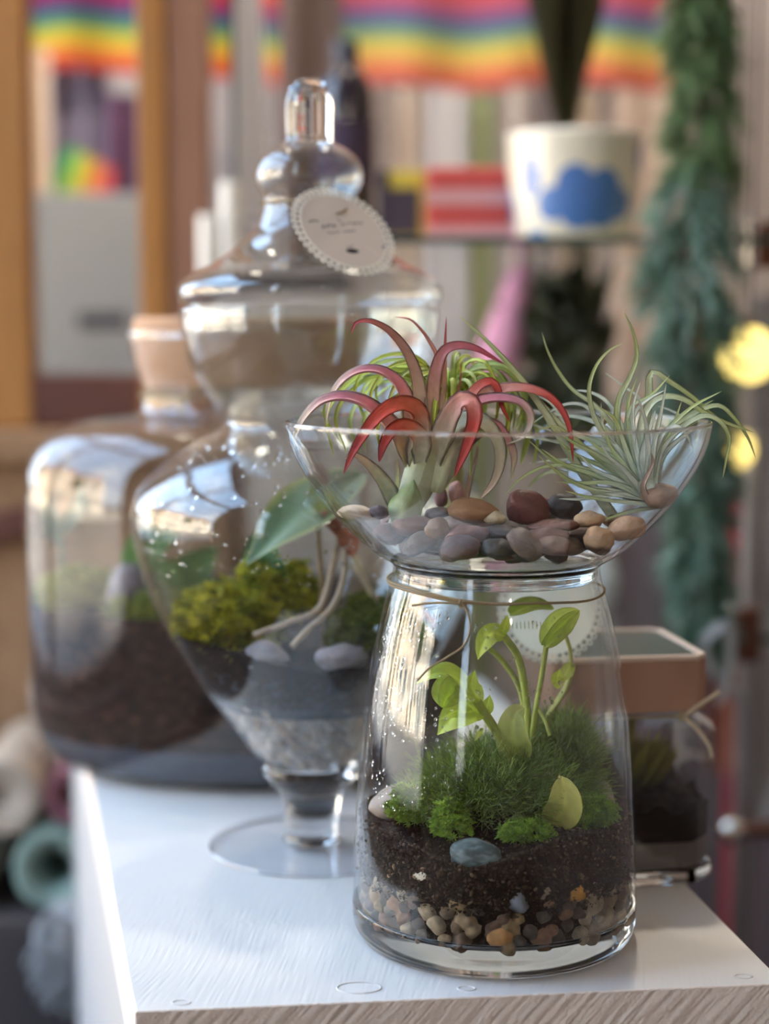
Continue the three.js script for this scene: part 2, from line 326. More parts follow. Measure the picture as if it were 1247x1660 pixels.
[[-11.5, -7.9, 2.6], [-11, 0.6, 2.9]].forEach(([x, z, h], i) => {
  const t = thing('street_tree', i ? 'small leafy street tree opposite the pale house' : 'small leafy street tree opposite the cream house', 'tree', [x, -T, z], 'street trees');
  part(t, 'trunk', tube([V(0, 0, 0), V(0.04, 0.9, 0.02), V(-0.02, h * 0.7, 0)], 0.06, 20, 8), paint(0.16, 0.11, 0.08));
  const r = rng(40 + i), lf = blade([V(0, 0, 0), V(0, 0.06, 0.03), V(0, 0.12, 0.03)], 0.07, [0.08, 0.13, 0.03], [0.1, 0.17, 0.04], { N: 4 });
  const c = scatter('crown', lf, M.thinLeaf, 1800, () => { const a = r() * 6.28, b = Math.acos(r() * 2 - 1), q = Math.cbrt(r()); return { at: V(Math.cos(a) * Math.sin(b) * q * 0.75, h + Math.cos(b) * q * 0.7, Math.sin(a) * Math.sin(b) * q * 0.75), turn: [r() * 6, r() * 6, r() * 6], scale: 0.8 + r() }; });
  c.userData.kind = 'stuff'; t.add(c);
});

// ---------------------------------------------------------------- the white bench
{
  const C = { fl: [-0.1317, -0.866], fr: [0.2211, -0.9053], br: [0.098, -1.73], bl: [-0.318, -1.71] };
  const b = thing('white_bench', 'long white painted timber bench with rough sawn front carrying the glass jars', 'bench', [0, -T, 0]);
  const slab = (ins, y0, y1, r) => {
    const c = [0, 0]; for (const k of ['fl', 'fr', 'br', 'bl']) { c[0] += C[k][0] / 4; c[1] += C[k][1] / 4; }
    const p = ['fl', 'fr', 'br', 'bl'].map((k) => { const dx = C[k][0] - c[0], dz = C[k][1] - c[1], l = Math.hypot(dx, dz); return new THREE.Vector2(C[k][0] - dx / l * ins, -(C[k][1] - dz / l * ins)); });
    const g = new THREE.ExtrudeGeometry(new THREE.Shape(p), { depth: y1 - y0 - 2 * r, bevelEnabled: r > 0, bevelThickness: r, bevelSize: r, bevelOffset: -r, bevelSegments: 3 });
    return g.rotateX(-Math.PI / 2).translate(0, y0 + r, 0);
  };
  // metre uv for the slab: top by x, z; sides by run and height
  const uvs = (g, k) => { const p = g.attributes.position, n = g.attributes.normal, a = []; for (let i = 0; i < p.count; i++) { if (Math.abs(n.getY(i)) > 0.5) a.push(p.getX(i) * k + p.getZ(i) * k * 0.11, p.getZ(i) * k); else a.push((p.getX(i) * Math.abs(n.getZ(i)) + p.getZ(i) * Math.abs(n.getX(i))) * k, p.getY(i) * k); } g.setAttribute('uv', new THREE.Float32BufferAttribute(a, 2)); return g; };
  part(b, 'top_board', uvs(slab(0, T - 0.05, T, 0.0009), 4), [M.white, M.whiteSaw]);
  // the sawn front board, and the boards of the sides, stand under the top
  const board = (a, c, name, mat, k) => {
    const A = V(C[a][0], 0, C[a][1]), B = V(C[c][0], 0, C[c][1]), d = B.clone().sub(A), L = d.length();
    const g = rbox(L, T - 0.0502, 0.02, 0.0012); const m = part(b, name, g, mat, [(A.x + B.x) / 2, (T - 0.0502) / 2, (A.z + B.z) / 2]);
    m.rotation.y = -Math.atan2(d.z, d.x); const n = V(d.z, 0, -d.x).normalize(); m.position.addScaledVector(n, k * 0.0102);
    const p = g.attributes.position, nn = g.attributes.normal, u = []; for (let i = 0; i < p.count; i++) u.push((Math.abs(nn.getX(i)) > 0.5 ? p.getZ(i) : p.getX(i)) * 3.2, p.getY(i) * 3.2); g.setAttribute('uv', new THREE.Float32BufferAttribute(u, 2));
    return m;
  };
  board('fl', 'fr', 'front_board', M.whiteSaw, 1).userData.label = 'rough sawn front board';
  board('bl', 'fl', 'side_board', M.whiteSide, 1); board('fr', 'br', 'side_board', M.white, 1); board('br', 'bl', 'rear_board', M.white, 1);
  // filled screw holes along the front edge and a knot ring
  const ring = (x, z, r) => { const m = part(b, 'screw_plug', new THREE.TorusGeometry(r, 0.0005, 6, 28).rotateX(Math.PI / 2).scale(1.15, 1, 0.75), M.white, [x, T + 0.0001, z]); return m; };
  ring(-0.109, -0.878, 0.0042); ring(0.045, -0.8975, 0.0042); ring(0.2, -0.915, 0.0042); ring(-0.014, -0.8985, 0.0105);
}

// ---------------------------------------------------------------- the glass vase with its bowl
const VX = 0.0655, VZ = -0.988;                   // axis of the vase
const vaseOut = dense([[0.0815, 0.0035], [0.0838, 0.009], [0.0845, 0.017], [0.0842, 0.03], [0.0834, 0.0618], [0.0805, 0.105], [0.0774, 0.1381], [0.0728, 0.1684], [0.0668, 0.1948], [0.0622, 0.2105], [0.0606, 0.218], [0.0604, 0.2215]], 5);
const vaseIn = inset(vaseOut, 0.0027).filter((p) => p[1] > 0.0205);
const vaseR = (y) => radiusAt(vaseIn, Math.max(0.022, Math.min(0.2205, y))) - 0.0006;
{
  const v = thing('glass_vase', 'clear tapered glass vase planted with moss and lime green leaves, under the glass bowl', 'vase', [VX, 0, VZ]);
  const up = vaseOut.filter((p) => p[1] > 0.021);
  part(v, 'wall', lathe([[up[0][0], 0.0212], ...up, [0.0591, 0.2223], ...vaseIn.slice().reverse()], 160), M.sheet);
  // the thick solid foot: rounded heel, dished floor
  part(v, 'base', lathe(dense([[0, 0.0024], [0.05, 0.0022], [0.07, 0.0012], [0.0765, 0.0004], [0.0808, 0.0022], [0.0838, 0.0085], [0.0846, 0.017], [0.0845, 0.021], [0.0822, 0.0212], [0.0795, 0.0185], [0.072, 0.0165], [0.04, 0.0158], [0, 0.0156]], 4), 160), M.glass);
}
const bowlOut = dense([[0.0588, 0.2145], [0.0598, 0.2205], [0.0606, 0.2232], [0.0655, 0.226], [0.0738, 0.2313], [0.0828, 0.2392], [0.0924, 0.249], [0.1014, 0.2592], [0.1094, 0.2705], [0.116, 0.282], [0.1205, 0.2935], [0.123, 0.305]], 5);
const bowlIn = inset(bowlOut, 0.0024).filter((p) => p[1] > 0.2255);
{
  const b = thing('glass_bowl', 'wide clear glass bowl of pebbles and spiky air plants on top of the vase', 'bowl', [VX, 0, VZ]);
  part(b, 'wall', lathe([...bowlOut.filter((p) => p[1] > 0.2225), [0.1222, 0.306], [0.1208, 0.305], ...bowlIn.slice().reverse()], 160), M.sheet);
  part(b, 'foot', lathe(dense([[0, 0.2142], [0.05, 0.2142], [0.0582, 0.2146], [0.0592, 0.2205], [0.0606, 0.2225], [0.062, 0.2245], [0.058, 0.2262], [0.04, 0.2232], [0, 0.2222]], 4), 128), M.glass);
  const rim = part(b, 'rim', new THREE.TorusGeometry(0.1219, 0.001, 10, 160).rotateX(Math.PI / 2), M.glass, [0, 0.3056, 0]);
}
// twine round the neck with a knot and a curling tail
{
  const t = thing('neck_twine', 'thin natural twine tied round the neck of the front vase, one tail curling down', 'twine', [VX, 0, VZ]);
  const loop = []; for (let i = 0; i <= 48; i++) { const a = (i / 48) * Math.PI * 2; loop.push(V(Math.sin(a) * 0.0632, 0.2098 + 0.0026 * Math.sin(a * 1 + 3.6) + 0.0006 * Math.sin(a * 5), Math.cos(a) * 0.0632)); }
  part(t, 'loop', new THREE.TubeGeometry(new THREE.CatmullRomCurve3(loop, true), 160, 0.00075, 6, true), M.twine);
  const loop2 = loop.slice(30, 49).map((p, i) => p.clone().multiply(V(1.012, 1, 1.012)).add(V(0, 0.0022 * Math.sin(i / 18 * 3.1), 0)));
  part(t, 'loop', tube(loop2, 0.00075, 60, 6), M.twine);
  part(t, 'knot', new THREE.TorusKnotGeometry(0.0014, 0.0007, 40, 6, 2, 3), M.twine, [-0.0225, 0.2083, 0.0602]);
  part(t, 'tail', tube([V(-0.0225, 0.2083, 0.061), V(-0.0195, 0.2035, 0.0635), V(-0.0185, 0.1945, 0.0655), V(-0.022, 0.1865, 0.068), V(-0.031, 0.18, 0.0685), V(-0.041, 0.1735, 0.0675), V(-0.0475, 0.1665, 0.0668)], 0.00065, 60, 6), M.twine);
  part(t, 'tail', tube([V(-0.0225, 0.2083, 0.061), V(-0.033, 0.2086, 0.0588), V(-0.043, 0.2072, 0.053), V(-0.05, 0.2052, 0.0478)], 0.00065, 30, 6), M.twine);
}
// a paper doily: disc, scalloped lace of rings
function doily(root, r, discMat) {
  const disc = new THREE.CylinderGeometry(r * 0.83, r * 0.83, 0.0004, 72).rotateX(Math.PI / 2);
  part(root, 'disc', disc, discMat);
  const lace = [];
  for (let i = 0; i < 44; i++) { const a = (i / 44) * 6.2832; lace.push(new THREE.TorusGeometry(r * 0.052, r * 0.014, 5, 12).translate(Math.cos(a) * r * 0.885, Math.sin(a) * r * 0.885, 0)); lace.push(new THREE.TorusGeometry(r * 0.04, r * 0.014, 5, 12).translate(Math.cos(a + 0.07) * r * 0.96, Math.sin(a + 0.07) * r * 0.96, 0)); }
  lace.push(new THREE.TorusGeometry(r * 0.83, r * 0.018, 5, 72));
  part(root, 'lace_edge', merge(lace), M.paper);
}
{
  const t = thing('doily_tag', 'round cream paper doily tag with a lace edge hanging behind the front vase', 'tag', [0.1055, 0.184, -1.066]);
  t.lookAt(t.position.x - 0.42, t.position.y + 0.25, t.position.z + 0.9);
  doily(t, 0.036, M.paper);
  part(t, 'string', tube([V(0, 0.028, 0.001), V(-0.004, 0.034, 0.004), V(-0.012, 0.0385, 0.012)], 0.0006, 16, 5), M.twine);
}

// ---- earth, gravel and stones inside the vase
const vaseTop = (x, z) => { const f = Math.exp(-((x + 0.018) ** 2 + (z - 0.07) ** 2) / 0.0007); return 0.0745 + 0.006 * Math.exp(-(x * x + z * z) / 0.0016) - 0.012 * f + 0.004 * smooth(0.01, 0.07, z) * smooth(-0.02, 0.05, x) + 0.0016 * noise(x * 60, 3, z * 60); };
solo('potting_soil', earth((y) => vaseR(y) - 0.004 * smooth(0.05, 0.03, y), 0.026, vaseTop, { seg: 240, rows: 40, rough: 0.0013, seed: 2 }), M.soil, 'dark crumbly potting soil filling the lower half of the front vase', 'soil', [VX, 0, VZ], null).userData.kind = 'stuff';
{
  const r = rng(46), crumb = new THREE.IcosahedronGeometry(1, 0);
  const im = scatter('soil_crumbs', crumb, std({ color: RGB(1, 1, 1), roughness: 0.95 }), 9000, () => {
    const a = -1.9 + r() * 3.8, top = r() < 0.2, y = top ? 0 : 0.036 + Math.pow(r(), 0.7) * 0.042, R = top ? 0.03 + 0.05 * r() : vaseR(y) - r() * 0.0016;
    const x = Math.sin(a) * R, z = Math.cos(a) * R, s = 0.00025 + Math.pow(r(), 3) * 0.0011, yt = vaseTop(x, z);
    return { at: V(x, top ? yt + 0.0006 : Math.min(y, yt), z), turn: [r() * 6, r() * 6, r() * 6], scale: [s, s * (0.5 + r() * 0.6), s * (0.7 + r() * 1.6)] };
  }, () => { const m = 0.5 + r() * r() * 2.2, k = r(); return k > 0.93 ? [0.22, 0.15, 0.09] : [0.055 * m, 0.034 * m, 0.022 * m]; });
  im.name = numbered('soil_crumbs'); im.position.set(VX, T, VZ); scene.add(im); tag(im, 'loose brown crumbs of soil pressed against the glass of the front vase', 'soil', null, 'stuff');
}
const gravelTone = ['tan', 'brown', 'cream', 'near black', 'reddish brown', 'dark grey', 'golden tan', 'dark brown'];
{
  const bed = earth((y) => vaseR(y) - 0.006, 0.0175, (x, z) => 0.046, { seg: 90, rows: 10, rings: 6, rough: 0.004, seed: 5 });
  solo('gravel_bed', bed, M.soilPlain, 'dirty fine grit between the drainage pebbles of the front vase', 'grit', [VX, 0, VZ]).userData.kind = 'stuff';
  const r = rng(77), pal = [[0.56, 0.41, 0.25], [0.36, 0.25, 0.16], [0.66, 0.52, 0.35], [0.16, 0.115, 0.08], [0.5, 0.28, 0.16], [0.22, 0.18, 0.14], [0.6, 0.42, 0.22], [0.3, 0.19, 0.13]];
  const shapes = []; for (let i = 0; i < 24; i++) shapes.push(stone(300 + i, [1, 0.72 + r() * 0.3, 0.8], pal[i % 8], { facet: 0.85, detail: 4, mottle: 0.45 }));
  let n = 0;
  for (let row = 0; row < 5; row++) for (let k = 0; k < 24; k++) {
    const a = -1.75 + (k + (row % 2) * 0.5 + (r() - 0.5) * 0.6) * 0.146, s = 0.0042 + Math.pow(r(), 1.5) * 0.0056, y = 0.021 + row * 0.0066 + (r() - 0.5) * 0.004;
    if (r() < [0.03, 0.05, 0.1, 0.3, 0.6][row]) continue;
    const R = vaseR(y) - s * 0.86;
    const m = solo('drainage_pebble', shapes[(n * 7) % 24], M.stone, `${gravelTone[(n * 7) % 24 % 8]} broken pebble in the drainage layer of the front vase`, 'pebble', [VX + Math.sin(a) * R, y, VZ + Math.cos(a) * R], `${gravelTone[(n * 7) % 24 % 8]} pebbles in the bottom of the front vase`);
    m.scale.setScalar(s); m.rotation.set(r() * 6, r() * 6, r() * 6); n++;
  }
  const one = (a, y, s, c, label, seed) => { const R = vaseR(y) - s * 0.68; const m = solo('drainage_pebble', stone(seed, [s, s * 0.8, s * 0.75], c, { facet: 0.7, detail: 5 }), M.stone, label, 'pebble', [VX + Math.sin(a) * R, y, VZ + Math.cos(a) * R]); m.rotation.set(seed, seed * 2, seed * 3); };
  one(0.56, 0.047, 0.0098, [0.55, 0.28, 0.06], 'bright orange pebble pressed to the glass low on the right of the front vase', 401);
  one(-0.02, 0.025, 0.0085, [0.5, 0.26, 0.1], 'rust coloured pebble at the very bottom front of the front vase', 402);
  one(0.1, 0.046, 0.0105, [0.16, 0.17, 0.2], 'dark slate blue pebble under the soil at the front of the vase', 403);
  one(-0.62, 0.056, 0.0085, [0.6, 0.53, 0.42], 'cream pebble sticking up into the soil on the left of the front vase', 404);
}
{
  const g = stone(21, [0.0142, 0.0092, 0.008], [0.2, 0.25, 0.26], { facet: 0.25, mottle: 0.3, band: [0.36, 0.4, 0.4] });
  const m = solo('grey_stone', g, M.stone, 'smooth blue grey stone lying on the soil against the front of the vase', 'stone', [VX - 0.0165, 0.069, VZ + 0.0705]); m.rotation.set(0.15, -0.2, 0.12);
  const m2 = solo('pink_stone', stone(22, [0.019, 0.011, 0.014], [0.5, 0.4, 0.34], { mottle: 0.15 }), M.stone, 'pale pinkish stone on the soil at the left edge inside the front vase', 'stone', [VX - 0.0565, 0.081, VZ + 0.012]); m2.rotation.z = 0.2;
  const m3 = solo('tan_stone', stone(23, [0.016, 0.0105, 0.013], [0.42, 0.36, 0.26], { mottle: 0.2 }), M.stone, 'tan stone behind the moss at the right inside the front vase', 'stone', [VX + 0.056, 0.083, VZ + 0.0]); m3.rotation.z = -0.2;
}
// ---- mosses
const mossMat = phys({ color: RGB(1, 1, 1), roughness: 0.9, transmission: 0.3, thickness: 0 });
const tuftGeo = (() => { const l = []; for (let i = 0; i < 7; i++) { const a = i * 0.9; l.push(blade([V(0, 0, 0), V(Math.cos(a) * 0.25, 0.45, Math.sin(a) * 0.25), V(Math.cos(a) * 0.75, 0.75, Math.sin(a) * 0.75)], 0.32, [1, 1, 1], [1, 1, 1], { N: 3, fold: 0.2 })); } const g = merge(l); g.deleteAttribute('color'); return g; })();
const featherGeo = (() => { const l = []; for (let i = 0; i < 9; i++) { const a = i * 2.4, h = 0.6 + 0.07 * i; l.push(tube([V(0, 0, 0), V(Math.cos(a) * 0.12, h * 0.5, Math.sin(a) * 0.12), V(Math.cos(a) * 0.42, h, Math.sin(a) * 0.42)], 0.011, 4, 3)); } return merge(l); })();
function moss(name, label, geo, n, seed, [cx, cy, cz], [rx, ry, rz], size, c0, c1, clipR) {
  const r = rng(seed);
  const im = scatter(name, geo, mossMat, n, () => {
    let p; for (let k = 0; k < 30; k++) { const a = r() * 6.2832, b = Math.acos(r()), q = 0.55 + 0.45 * r(); const lump = 1 + 0.35 * fbm(Math.cos(a) * 2 + seed, b * 2, Math.sin(a) * 2, 3); p = V(cx + Math.cos(a) * Math.sin(b) * rx * q * lump, cy + Math.cos(b) * ry * q * lump, cz + Math.sin(a) * Math.sin(b) * rz * q * lump); if (!clipR || Math.hypot(p.x, p.z) < clipR(p.y) - size * (geo === featherGeo ? 1.35 : 0.8)) break; }
    const d = V(p.x - cx, (p.y - cy) * 1.2 + ry * 0.35, p.z - cz).normalize();
    const q = new THREE.Quaternion().setFromUnitVectors(V(0, 1, 0), d.add(V((r() - 0.5) * 0.9, (r() - 0.5) * 0.6, (r() - 0.5) * 0.9)).normalize());
    return { at: p, turn: [0, 0, 0], q, scale: size * (0.65 + r() * 0.7) };
  }, () => { const t = r(), m = 0.75 + r() * 0.5; return [0, 1, 2].map((k) => lerp(c0[k], c1[k], t) * m); });
  return im;
}
function placeMoss(im, label, [x, z]) { im.name = numbered(im.name); im.position.set(x, T, z); scene.add(im); return tag(im, label, 'moss', null, 'stuff'); }
placeMoss(moss('feathery_moss', '', featherGeo, 1500, 5, [0.004, 0.08, 0.008], [0.05, 0.03, 0.045], 0.014, [0.12, 0.2, 0.008], [0.33, 0.48, 0.03], vaseR), 'fine feathery green moss mounded in the middle of the front vase', [VX, VZ]);
placeMoss(moss('feathery_moss', '', featherGeo, 650, 15, [0.042, 0.083, -0.014], [0.034, 0.038, 0.034], 0.014, [0.11, 0.18, 0.008], [0.28, 0.4, 0.03], vaseR), 'taller feathery green moss at the right rear of the front vase', [VX, VZ]);
placeMoss(moss('cushion_moss', '', tuftGeo, 900, 6, [-0.044, 0.079, 0.03], [0.02, 0.021, 0.018], 0.0035, [0.14, 0.24, 0.02], [0.3, 0.42, 0.05], vaseR), 'bright yellow green cushion moss above the grey stone on the left of the front vase', [VX, VZ]);
placeMoss(moss('cushion_moss', '', tuftGeo, 330, 7, [-0.028, 0.075, 0.052], [0.011, 0.02, 0.01], 0.0034, [0.16, 0.3, 0.02], [0.34, 0.5, 0.05], vaseR), 'little lime moss sprig standing just left of the grey stone in the vase', [VX, VZ]);
placeMoss(moss('cushion_moss', '', tuftGeo, 330, 8, [0.014, 0.076, 0.062], [0.016, 0.009, 0.009], 0.0034, [0.13, 0.26, 0.02], [0.3, 0.45, 0.04], vaseR), 'low lime moss patch on the soil right of the grey stone in the vase', [VX, VZ]);
placeMoss(moss('cushion_moss', '', tuftGeo, 600, 9, [0.052, 0.077, 0.034], [0.017, 0.015, 0.016], 0.0036, [0.12, 0.24, 0.02], [0.26, 0.4, 0.04], vaseR), 'round green cushion moss at the right side inside the front vase', [VX, VZ]);

// ---- the lime green plant in the vase
{
  const p = thing('flytrap_plant', 'lime green bog plant with hinged leaf traps on tall stems inside the front vase', 'plant', [VX, 0.078, VZ]);
  const X = (px) => (px - 814) * 0.000357, Y = (py) => (1503 - py) * 0.000374 - 0.078;
  const stem = (list, r = 0.0013, c = [0.36, 0.42, 0.09]) => part(p, 'stem', tinted(tube(list.map(([x, y, z]) => V(X(x), Y(y), z)), r, 30, 8), c), M.leaf);
  const lime0 = [0.5, 0.62, 0.07], lime1 = [0.68, 0.8, 0.12], pale = [0.7, 0.74, 0.26];
  const lf = (name, list, w, a = lime0, b = lime1, o = {}) => part(p, name, blade(list.map(([x, y, z]) => V(X(x), Y(y), z)), w, a, b, { N: 22, ...o }), M.thinLeaf);
  stem([[866, 1250, 0.0], [868, 1170, 0.004], [862, 1110, 0.006], [848, 1050, 0.01], [824, 1016, 0.014]], 0.0022);
  stem([[870, 1230, 0.006], [876, 1150, 0.012], [887, 1080, 0.014], [893, 1028, 0.018]], 0.0016);
  stem([[868, 1200, -0.004], [855, 1110, -0.006], [820, 1060, -0.006], [790, 1036, -0.002]], 0.0016);
  stem([[895, 1170, -0.01], [935, 1115, -0.012], [942, 1060, -0.012], [926, 1012, -0.01]], 0.0012, [0.42, 0.44, 0.14]);
  stem([[905, 1160, -0.012], [938, 1108, -0.014], [946, 1075, -0.012]], 0.0018, [0.42, 0.44, 0.14]);
  stem([[855, 1260, 0.02], [828, 1190, 0.026], [805, 1150, 0.03], [778, 1108, 0.034]], 0.0028);
  stem([[880, 1130, 0.012], [893, 1150, 0.016], [900, 1172, 0.018]], 0.0012);
  // traps: two lobes meeting on a hinge
  const trap = (a, b, w, open, face) => { for (const s of [-1, 1]) lf('trap_lobe', [a, [(a[0] + b[0]) / 2 + s * open, (a[1] + b[1]) / 2 - Math.abs(s) * 9, (a[2] + b[2]) / 2 + s * 0.002], b], w, [0.42, 0.55, 0.07], [0.58, 0.7, 0.1], { face: [face[0] * s, face[1], face[2]], fold: 0.35, point: 0.6, rim: [0.42, 0.46, 0.1] }); };
  trap([889, 1030, 0.018], [944, 972, 0.024], 0.0135, 4, [0.6, 0.3, 0.7]);
  trap([838, 992, -0.006], [912, 984, -0.008], 0.013, 2, [0.1, 0.85, 0.5]);
  for (let i = 0; i < 11; i++) part(p, 'tooth', tinted(tube([V(X(842 + i * 6.6), Y(1004 - Math.sin(i / 10 * 3.1) * 3), -0.002), V(X(842 + i * 6.6), Y(1012), 0.0005)], 0.00022, 3, 4), [0.3, 0.4, 0.06]), M.leaf);
  lf('leaf', [[828, 1018, 0.014], [806, 1012, 0.016], [788, 1034, 0.018], [782, 1052, 0.018]], 0.013, lime0, lime1, { face: [-0.3, 0.5, 0.8] });
  lf('leaf', [[822, 1014, 0.014], [826, 1000, 0.016], [830, 982, 0.016]], 0.006, lime0, lime1);
  lf('leaf', [[772, 1108, 0.034], [745, 1072, 0.038], [712, 1062, 0.04], [680, 1078, 0.04]], 0.0145, lime1, lime0, { face: [0, 0.8, 0.55] });
  lf('leaf', [[772, 1106, 0.034], [748, 1074, 0.03], [728, 1058, 0.028], [700, 1060, 0.026]], 0.012, lime0, lime1, { face: [0, 0.9, 0.3] });
  trap([744, 1076, 0.041], [722, 1112, 0.044], 0.0165, 2, [0.5, 0.3, 0.8]);
  lf('leaf', [[790, 1128, 0.032], [770, 1120, 0.036], [740, 1132, 0.038], [715, 1158, 0.038]], 0.02, lime0, lime1, { face: [-0.2, 0.6, 0.75] });
  lf('leaf', [[790, 1130, 0.032], [796, 1112, 0.034], [799, 1098, 0.034]], 0.008, lime0, lime1);
  lf('leaf', [[785, 1110, 0.034], [770, 1085, 0.034], [775, 1060, 0.034]], 0.011, lime1, lime1);
  lf('leaf', [[775, 1128, 0.036], [745, 1120, 0.04], [716, 1132, 0.042]], 0.009, lime0, lime1);
  lf('leaf', [[788, 1150, 0.034], [782, 1158, 0.036], [774, 1168, 0.038]], 0.003, lime1, pale);
  lf('leaf', [[852, 1205, 0.024], [838, 1165, 0.03], [842, 1130, 0.03], [856, 1122, 0.028]], 0.02, [0.45, 0.52, 0.12], [0.64, 0.68, 0.26], { face: [-0.25, 0.2, 0.9], point: 0.6, fold: 0.4 });
  lf('leaf', [[900, 1292, 0.046], [914, 1252, 0.056], [908, 1208, 0.058]], 0.021, [0.72, 0.7, 0.16], [0.85, 0.8, 0.24], { face: [-0.1, 0.1, 1], point: 0.5 });
  lf('leaf', [[925, 1110, -0.01], [918, 1095, -0.006], [922, 1078, -0.004]], 0.009, lime0, lime1);
  lf('leaf', [[946, 1075, -0.012], [938, 1082, -0.01], [925, 1104, -0.008]], 0.008, lime0, pale);
}
// ---- condensation on the inside of the vase
{
  const r = rng(91), drop = new THREE.SphereGeometry(1, 8, 5, 0, Math.PI * 2, 0, Math.PI / 2);
  const im = scatter('condensation', drop, M.water, 1500, () => {
    let a, y; do { a = -1.6 + Math.pow(r(), 1.4) * 2.1; y = 0.088 + r() * 0.115; } while (fbm(a * 3, y * 30, 2, 3) < -0.05 + (a > -0.5 ? 0.14 : 0) - 0.1 * smooth(0.1, 0.2, y));
    const R = vaseR(y) + 0.0005, s = 0.00018 + Math.pow(r(), 5) * 0.0009, q = new THREE.Quaternion().setFromUnitVectors(V(0, 1, 0), V(-Math.sin(a), 0, -Math.cos(a)));
    return { at: V(Math.sin(a) * R, y, Math.cos(a) * R), turn: [0, 0, 0], q, scale: [s, s * 0.55, s * (1 + r() * 0.5)] };
  });
  im.position.set(VX, T, VZ); im.name = numbered('condensation'); scene.add(im); tag(im, 'beads of condensation on the upper left inside of the front vase', 'condensation', null, 'stuff');
}


// ---------------------------------------------------------------- stones in the bowl; [x, y, z, half width, half height, kind] in mm from the vase axis on the bench
const bowlStones = [
  [-81.0, 253.5, 14, 11.0, 4.6, 'white'],
  [-68.5, 254.8, 20, 5.3, 4.2, 'dkpurple'],
  [-32.1, 260.0, -14, 4.0, 6.6, 'purple'],
  [-23.5, 261.8, -18, 4.4, 7.3, 'pinkish'],
  [-35.2, 252.4, 4, 7.9, 3.6, 'bluegrey'],
  [-14.4, 255.3, 18, 15.2, 7.1, 'brown'],
  [15.8, 256.1, 12, 13.2, 10.7, 'maroon'],
  [39.3, 256.2, 6, 9.7, 7.5, 'charcoal'],
  [51.1, 251.0, 24, 8.8, 4.9, 'cream'],
  [71.8, 246.8, 30, 11.2, 6.6, 'peach'],
  [54.7, 241.2, 42, 8.6, 7.6, 'sand'],
  [-36.1, 246.5, 34, 7.3, 6.3, 'greybeige'],
  [-19.3, 243.8, 40, 12.8, 5.9, 'mauve'],
  [31.8, 247.5, 24, 14.8, 4.2, 'mauve'],
  [23.9, 241.6, 34, 13.9, 4.9, 'darkmauve'],
  [2.8, 244.0, 36, 11.1, 4.9, 'dark'],
  [-48.3, 246.8, 18, 12.8, 6.0, 'palemauve'],
  [-2.6, 251.5, 22, 6.3, 4.2, 'pale'],
  [-14.0, 234.3, 26, 12.7, 5.6, 'dkgreen'],
  [13.5, 234.6, 34, 19.2, 6.3, 'dkmaroon'],
  [29.5, 256.2, -8, 5.1, 4.4, 'mauve'],
  [-38.4, 237.0, 20, 10.6, 5.0, 'greybeige'],
  [43.0, 237.0, 20, 10.6, 5.0, 'dark'],
  [-59.5, 247.2, 0, 8.7, 4.3, 'mauve'],
  [-5.4, 238.1, 0, 10.8, 5.8, 'dark'],
  [27.6, 233.9, -5, 10.9, 5.8, 'darkmauve'],
  [71.0, 246.7, -5, 9.4, 4.4, 'greybeige'],
  [14.2, 239.4, -20, 12.5, 5.9, 'dark'],
  [-15.0, 242.4, -26, 12.6, 5.9, 'palemauve'],
  [47.8, 242.6, -24, 12.6, 5.9, 'dark'],
];
const stoneKinds = {
  white: [[0.72, 0.68, 0.6], 'flat white stone at the left edge of the glass bowl'], dkpurple: [[0.12, 0.1, 0.13], 'small near black stone beside the flat white one in the bowl'], purple: [[0.22, 0.12, 0.14], 'small purple stone standing behind the red air plant'],
  pinkish: [[0.5, 0.33, 0.33], 'pale pink upright stone behind the red air plant'], bluegrey: [[0.26, 0.26, 0.31], 'bluish grey stone right beside the red air plant base'], brown: [[0.36, 0.22, 0.12], 'large smooth brown stone in the middle of the bowl'],
  maroon: [[0.17, 0.07, 0.065], 'tall dark maroon stone, the largest in the bowl'], charcoal: [[0.075, 0.075, 0.085], 'charcoal grey stone right of the tall maroon stone'], cream: [[0.55, 0.42, 0.28], 'small cream stone above the peach coloured stone in the bowl'],
  peach: [[0.62, 0.43, 0.28], 'peach coloured oblong stone under the grey air plant'], sand: [[0.5, 0.34, 0.2], 'sandy rounded stone with a dark underside at the bowl front'],
};
const stoneSpare = {
  greybeige: [[0.3, 0.22, 0.19], 'grey beige river stone half buried among the bowl stones'], mauve: [[0.2, 0.1, 0.1], 'mauve flat stone half buried among the bowl stones'], darkmauve: [[0.17, 0.09, 0.1], 'dark mauve stone low in the glass bowl'],
  dark: [[0.07, 0.055, 0.06], 'dark brown black stone low in the glass bowl'], palemauve: [[0.27, 0.18, 0.185], 'pale mauve stone low in the glass bowl'], pale: [[0.6, 0.56, 0.5], 'whitish pebble tucked between the brown and maroon stones'],
  dkgreen: [[0.07, 0.08, 0.05], 'dark green stone on the bottom of the glass bowl'], dkmaroon: [[0.14, 0.06, 0.065], 'wide dark maroon slab stone on the bottom of the bowl'],
};
const spareLabels = {
  11: 'grey beige round stone just right of the red air plant base', 12: 'mauve flat stone at the bowl front under the large brown stone', 13: 'mauve flat stone under the charcoal grey stone', 14: 'dark mauve stone at the bowl front below the tall maroon stone',
  15: 'near black stone at the bowl front between the brown and maroon stones', 16: 'pale mauve stone close against the base of the red air plant', 20: 'small mauve stone peeping out between the maroon and charcoal stones', 21: 'grey beige stone low in the heap at the left of the bowl',
  22: 'near black stone under the sandy stone with the dark underside', 23: 'mauve stone behind the base of the red air plant', 24: 'near black stone deep in the middle of the bowl heap', 25: 'dark mauve stone deep under the charcoal grey stone',
  26: 'grey beige stone behind the peach coloured stone', 27: 'near black stone behind the tall maroon stone', 28: 'pale mauve stone at the back of the heap behind the brown stone', 29: 'near black stone at the back right of the bowl heap',
};
